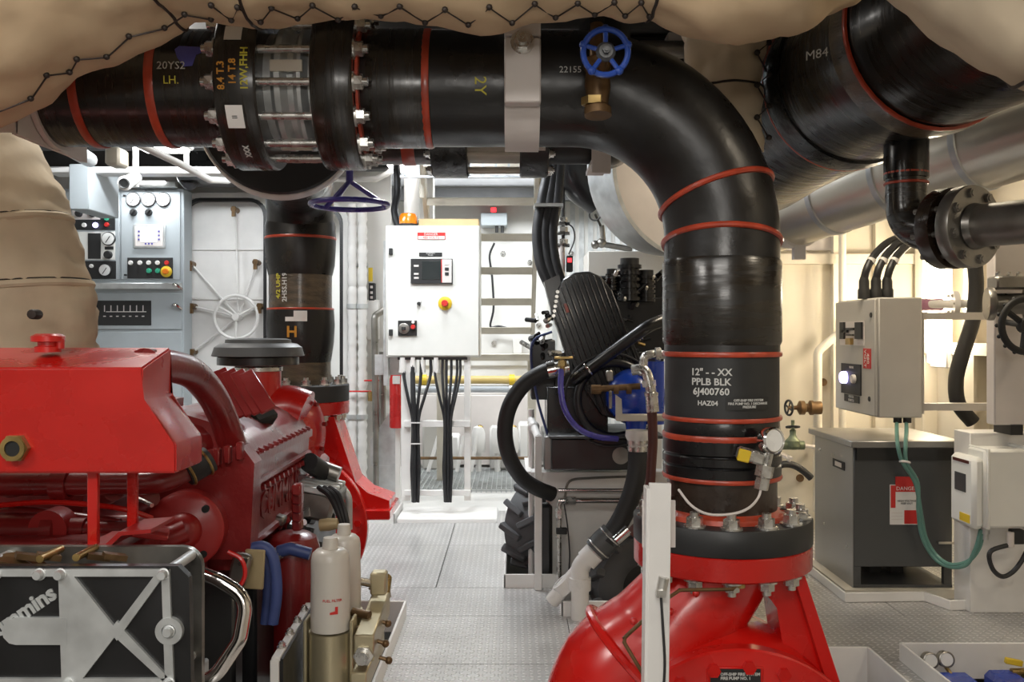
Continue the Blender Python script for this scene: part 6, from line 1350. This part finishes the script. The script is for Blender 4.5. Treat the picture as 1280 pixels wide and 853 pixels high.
MB().bx(at(461, 0, 8.1).x-.02, at(473, 0, 8.1).x, 8.1, 8.2, at(0, 425, 8.1).z, at(0, 375, 8.1).z, .006).solo('white_wall_box', M['white'], 'white box on the bulkhead under the black breaker strip', 'box')
ab = thing('valve_box', 'white wall plate with two small brass valves left of the handrail', 'valve', at(450, 435, 8.1))
MB().bx(at(436, 0, 8.1).x, at(462, 0, 8.1).x, 8.17, 8.2, at(0, 436, 8.1).z, at(0, 421, 8.1).z).obj('plate', M['white'], ab)
for x in (443, 455): MB().cyl(at(x, 429, 8.17), at(x, 429, 8.05), .03, n=12).sphere(at(x, 426, 8.05), .03, n=10).obj('brass_valve', M['brass'], ab)
hr_ = thing('ladder_handrail', 'grey tubular handrail rising left of the control panel', 'handrail', at(470, 540, 7.6))
MB().tube(fillet([at(470, 540, 7.6), at(468, 395, 7.6), at(480, 388, 7.7), at(486, 392, 7.8)], .05, 5), .028, 14).obj('front_tube', M['stainless'], hr_)
MB().cyl(at(478, 540, 7.75), at(478, 440, 7.75), .028, n=14).cyl(at(470, 470, 7.6), at(478, 462, 7.75), .022, n=12).obj('rear_tube', M['stainless'], hr_)
MB().cyl(at(470, 540, 7.6), V((at(470, 0, 7.6).x, 7.6, .0)), .024, n=12).obj('foot_tube', M['stainless'], hr_)
b = MB(); b.prism([(p.x, p.z) for p in (at(463, 583, 7.7), at(463, 551, 7.7), at(487, 516, 7.7), at(502, 512, 7.7), at(502, 583, 7.7))][::-1], (0, 7.7, 0), (1, 0, 0), (0, 0, 1), -.02)
b.bx(at(466, 0, 7.7).x, at(500, 0, 7.7).x, 7.69, 7.71, -.03, at(0, 582, 7.7).z); b.solo('grey_side_plate', M['galv'], 'grey sheet plate with a sloping top at the foot of the rack', 'plate')
fe = thing('fire_extinguisher', 'small red fire extinguisher hung beside the cable rack', 'fire extinguisher', at(496, 535, 7.6))
MB().lathe([(0, 0), (.055, .0), (.06, .012), (.06, .40), (.045, .45), (.02, .465), (0, .465)], at(496, 535, 7.6), n=24).obj('cylinder', M['fire'], fe)
MB().cyl(at(496, 468, 7.6), at(496, 461, 7.6), .025, n=12).box(at(495, 459, 7.6), (.12, .03, .03), (0, .1, 0), .004).obj('valve_head', M['fire'], fe)
MB().bx(at(491, 0, 7.55).x, at(500, 0, 7.55).x, 7.53, 7.55, at(0, 480, 7.55).z, at(0, 470, 7.55).z).obj('white_collar', M['paper'], fe)
MB().bx(at(496, 0, 7.6).x-.02, at(496, 0, 7.6).x+.02, 7.66, 7.70, 0, at(0, 470, 7.6).z).obj('bracket_post', M['white'], fe)
for i, (x0, x1, y) in enumerate(((455, 478, 476), (433, 464, 489.5))):
    t = thing('red_lever', ('upper', 'lower')[i]+' of two long red valve levers left of the fire extinguisher', 'lever', at(x0, y+3, 7.9))
    MB().box((at(x0, y, 7.9)+at(x1, y, 7.9))/2, ((x1-x0)*7.9/F, .02, .014), None, .004).obj('lever', M['signred'], t)
    MB().cyl(at(x1, y, 7.9), at(x1, y+12, 7.9), .03, n=12).cyl(at(x1, y+8, 7.9), at(x1, y+8, 8.2), .025, n=10).obj('valve_body', M['brass'], t)
# pipes along the lower back wall
for name, y0, y1, m, lab in (('ochre_pipe', 470, 480, 'ochre', 'ochre painted pipe running along the back wall behind the rack'), ('grey_pipe', 482, 491, 'greypipe', 'grey pipe just below the ochre pipe on the back wall'), ('white_pipe', 494, 500, 'white', 'slim white pipe below the grey one on the back wall')):
    Z = 9.9; p, e = at(505, (y0+y1)/2, Z), at(760, (y0+y1)/2, Z); t = thing(name, lab, 'pipe', (p+e)/2)
    MB().cyl(p, e, L((y1-y0)/2, Z), n=16).obj('pipe_body', M[m], t)
    for x in (530, 640, 720): q = at(x, (y0+y1)/2, Z); MB().bx(q.x-.03, q.x+.03, Z, 10.265, q.z-.015, q.z+.015).lathe([(L((y1-y0)/2, Z), -.03), (L((y1-y0)/2, Z)*1.35, -.03), (L((y1-y0)/2, Z)*1.35, .03), (L((y1-y0)/2, Z), .03)], q, (1, 0, 0), 16).obj('pipe_clip', M['galv' if m != 'ochre' else 'yellow'], t)
we = thing('white_machinery', 'white painted small machinery low against the back wall beyond the rack', 'machinery', at(580, 600, 9.4))
for x, w, y0, y1 in ((528, 24, 528, 600), (556, 18, 545, 600), (612, 28, 535, 600), (648, 22, 530, 600)):
    a, c = at(x, y1, 9.5), at(x+w, y0, 9.5); MB().bx(a.x, c.x, 9.5, 9.8, 0.0, c.z, .02).obj('casing', M['greycab' if x in (528,) else 'white'], we)
for x in (598, 622, 640): MB().lathe([(0, 0), (.06, 0), (.07, .04), (.07, .2), (.05, .26), (0, .28)], at(x, 560, 9.4)-V((0, 0, .05)), n=18).obj('pump_pot', M['white'], we); MB().sphere(at(x+2, 536, 9.4), .04, n=10).obj('brass_cap', M['brass'], we); MB().cyl(at(x, 562, 9.4), V((at(x, 0, 9.4).x, 9.4, 0)), .03, n=10).obj('pot_leg', M['white'], we)
for k in range(4): MB().cyl(at(535+18*k, 590, 9.3), at(548+16*k, 545, 9.35), .02, n=8).obj('white_strut', M['white'], we)
MB().cyl(at(515, 573, 9.2), at(680, 573, 9.2), .015, n=8).obj('brown_pipe', M['bronze'], we)
MB().bx(-1.0, .6, 9.85, 10.25, 0, .75, .01).obj('base_cabinet', M['strap'], we)
# small wall box behind ladder, loose leads
wb_ = thing('grey_wall_box', 'grey box with a red lamp on the wall behind the ladder treads', 'box', at(618, 282, 9.9))
a, c = at(601, 282, 10.0), at(634, 266, 10.0); MB().bx(a.x, c.x, 10.0, 10.26, a.z, c.z, .006).obj('case', M['greyboard'], wb_); MB().cyl(at(617, 265, 10.05), at(617, 260, 10.05), .03, n=12).obj('red_lamp', M['led_r'], wb_)
for x in (621, 628): MB().cyl(at(x, 282, 10.05), at(x, 291, 10.05), .018, n=10).obj('gland', M['inkblack'], wb_)
cable('wall_lead', 'thin dark lead hanging down the wall behind the ladder', [at(618, 304, 10.15), at(612, 320, 10.15), at(615, 345, 10.15), at(617, 385, 10.15), at(613, 408, 10.15), at(624, 408, 10.15), at(640, 412, 10.15)], .012, 'cable')
MB().bx(at(641, 0, 9.9).x, at(653, 0, 9.9).x, 10.1, 10.26, at(0, 443, 9.9).z, at(0, 422, 9.9).z, .006).solo('white_socket_box', M['white'], 'small white box on the wall low behind the ladder', 'box')
# lights and overhead clutter
def fitting(name, label, x0, x1, y0, y1, z, m='lamp'):
    t = thing(name, label, 'light', ((x0+x1)/2, (y0+y1)/2, z))
    MB().bx(x0, x1, y0, y1, z+.02, z+.09, .01).obj('housing', M['white'], t); MB().bx(x0+.02, x1-.02, y0+.02, y1-.02, z, z+.022, .008).obj('diffuser', M[m], t)
    for x in (x0+.08, x1-.08): MB().bx(x-.01, x+.01, (y0+y1)/2-.01, (y0+y1)/2+.01, z+.09, 3.1).obj('hanger', M['white'], t)
fitting('ceiling_light', 'lit ceiling light showing under the black header above the switchboard', -2.33, -2.02, 5.50, 5.85, 2.545)
fitting('ceiling_light', 'lit ceiling light behind the header above the orange beacon', -1.06, -.78, 7.55, 8.0, 2.80)
cp_ = MB(); cp_.cyl(at(515, 290, 8.05), at(515, 205, 8.05), .07, n=20); cp_.solo('white_conduit_post', M['white'], 'thick white upright conduit behind the orange beacon', 'pipe')
cable('beacon_cable', 'black cable bundle hanging just left of the white upright conduit', [at(494, 175, 7.6), at(496, 210, 7.6), at(497, 240, 7.6), at(493, 262, 7.55), at(498, 285, 7.5)], .03, 'cable', None, 10)
MB().bx(at(525, 0, 8.3).x, at(541, 0, 8.3).x, 8.3, 8.5, 1.2, 3.1).solo('white_pillar', M['wallwhite'], 'white pillar between the beacon and the ladder', 'pillar')
tb = MB(); tb.bx(at(60, 0, 6.6).x, at(278, 0, 6.6).x, 6.6, 6.75, at(0, 217, 6.6).z, at(0, 208, 6.6).z, .01); tb.solo('white_cross_beam', M['white'], 'white horizontal beam above the switchboard', 'beam')
db = MB(); db.cyl(at(160, 174, 4.65), (at(160, 174, 4.65).x, 4.65, 3.1), .015, n=8).tube(fillet([at(152, 170, 4.6), at(225, 205, 5.0), at(262, 225, 5.4), at(285, 226, 5.8)], .05, 4), .020, 12); db.solo('diagonal_brace', M['white'], 'white diagonal bar under the black header left of the riser', 'brace')
db = MB(); db.cyl(at(233, 206, 6.0), at(233, 150, 6.0), .018, n=10); db.solo('drop_rod', M['white'], 'thin white rod hanging beside the ceiling light over the switchboard', 'rod')
db = MB(); db.tube(fillet([at(380, 224, 7.8), at(470, 224, 7.8), at(490, 214, 7.8), at(490, 150, 7.8)], .06, 4), .025, 12); db.solo('white_bent_pipe', M['white'], 'white bent pipe behind the violet handwheel', 'pipe')
db = MB(); db.tube([at(75, 178, 5.2), at(112, 200, 6.2)], .05, 12); db.solo('grey_channel', M['galv'], 'grey sloping channel above the lagging beside the switchboard', 'channel')
bx_ = MB(); bx_.bx(at(137, 0, 5.6).x, at(141, 0, 5.6).x, 5.65, 5.68, at(0, 184, 5.6).z, 3.1).bx(at(130, 0, 5.6).x, at(149, 0, 5.6).x, 5.6, 5.75, at(0, 206, 5.6).z, at(0, 183, 5.6).z, .015); bx_.solo('beige_speaker', M['cream'], 'small beige box hanging over the switchboard', 'box')
for i in range(4):
    cable('tray_cable', ('lowest', 'second', 'third', 'topmost')[i]+' of four black cables drooping above the watertight door', [at(222, 214+2*i, 7.6), at(228, 226-4*i, 7.6), at(238, 234-5*i, 7.6), at(250, 222-3*i, 7.65), at(275, 200-3*i, 7.7)], .03, 'cable', None, 8)
MB().bx(-2.72, -1.7, 7.5, 7.9, 2.66, 2.82).solo('cable_tray', M['black'], 'black cable tray at the ceiling above the watertight door', 'cable tray')
for i, (x, y) in enumerate(((-1.5, 4.9), (-.2, 4.9), (.55, 6.6), (1.35, 3.4))):
    pass
oh = thing('overhead_duct', 'dark rectangular duct at the ceiling behind the blue handwheel', 'duct', (.75, 5.0, 2.5))
MB().bx(.35, 1.15, 4.3, 4.75, 2.62, 2.80, .01).obj('duct_body', M['dark'], oh); MB().bx(at(835, 0, 4.2).x, at(865, 0, 4.2).x, 4.2, 4.3, at(0, 65, 4.2).z, at(0, 40, 4.2).z, .005).obj('white_plate', M['strap'], oh)
MB().cyl(at(800, 62, 4.2), at(870, 62, 4.2), .04, n=14).obj('grey_pipe', M['stainless'], oh); MB().bx(at(860, 0, 4.1).x, at(874, 0, 4.1).x, 4.1, 4.2, at(0, 110, 4.1).z, at(0, 30, 4.1).z).obj('bracket', M['stainless'], oh)
og = MB(); 
for k in range(16): og.bx(-.75+.09*k, -.735+.09*k, 6.4, 6.43, 2.50, 2.60)
og.bx(-.78, .75, 6.4, 6.43, 2.49, 2.505); og.bx(-.78, .75, 6.4, 6.43, 2.60, 3.1); og.solo('hatch_edge', M['greypipe'], 'grey grated hatch edge above the top ladder tread', 'grating')
bpy.context.view_layer.update()
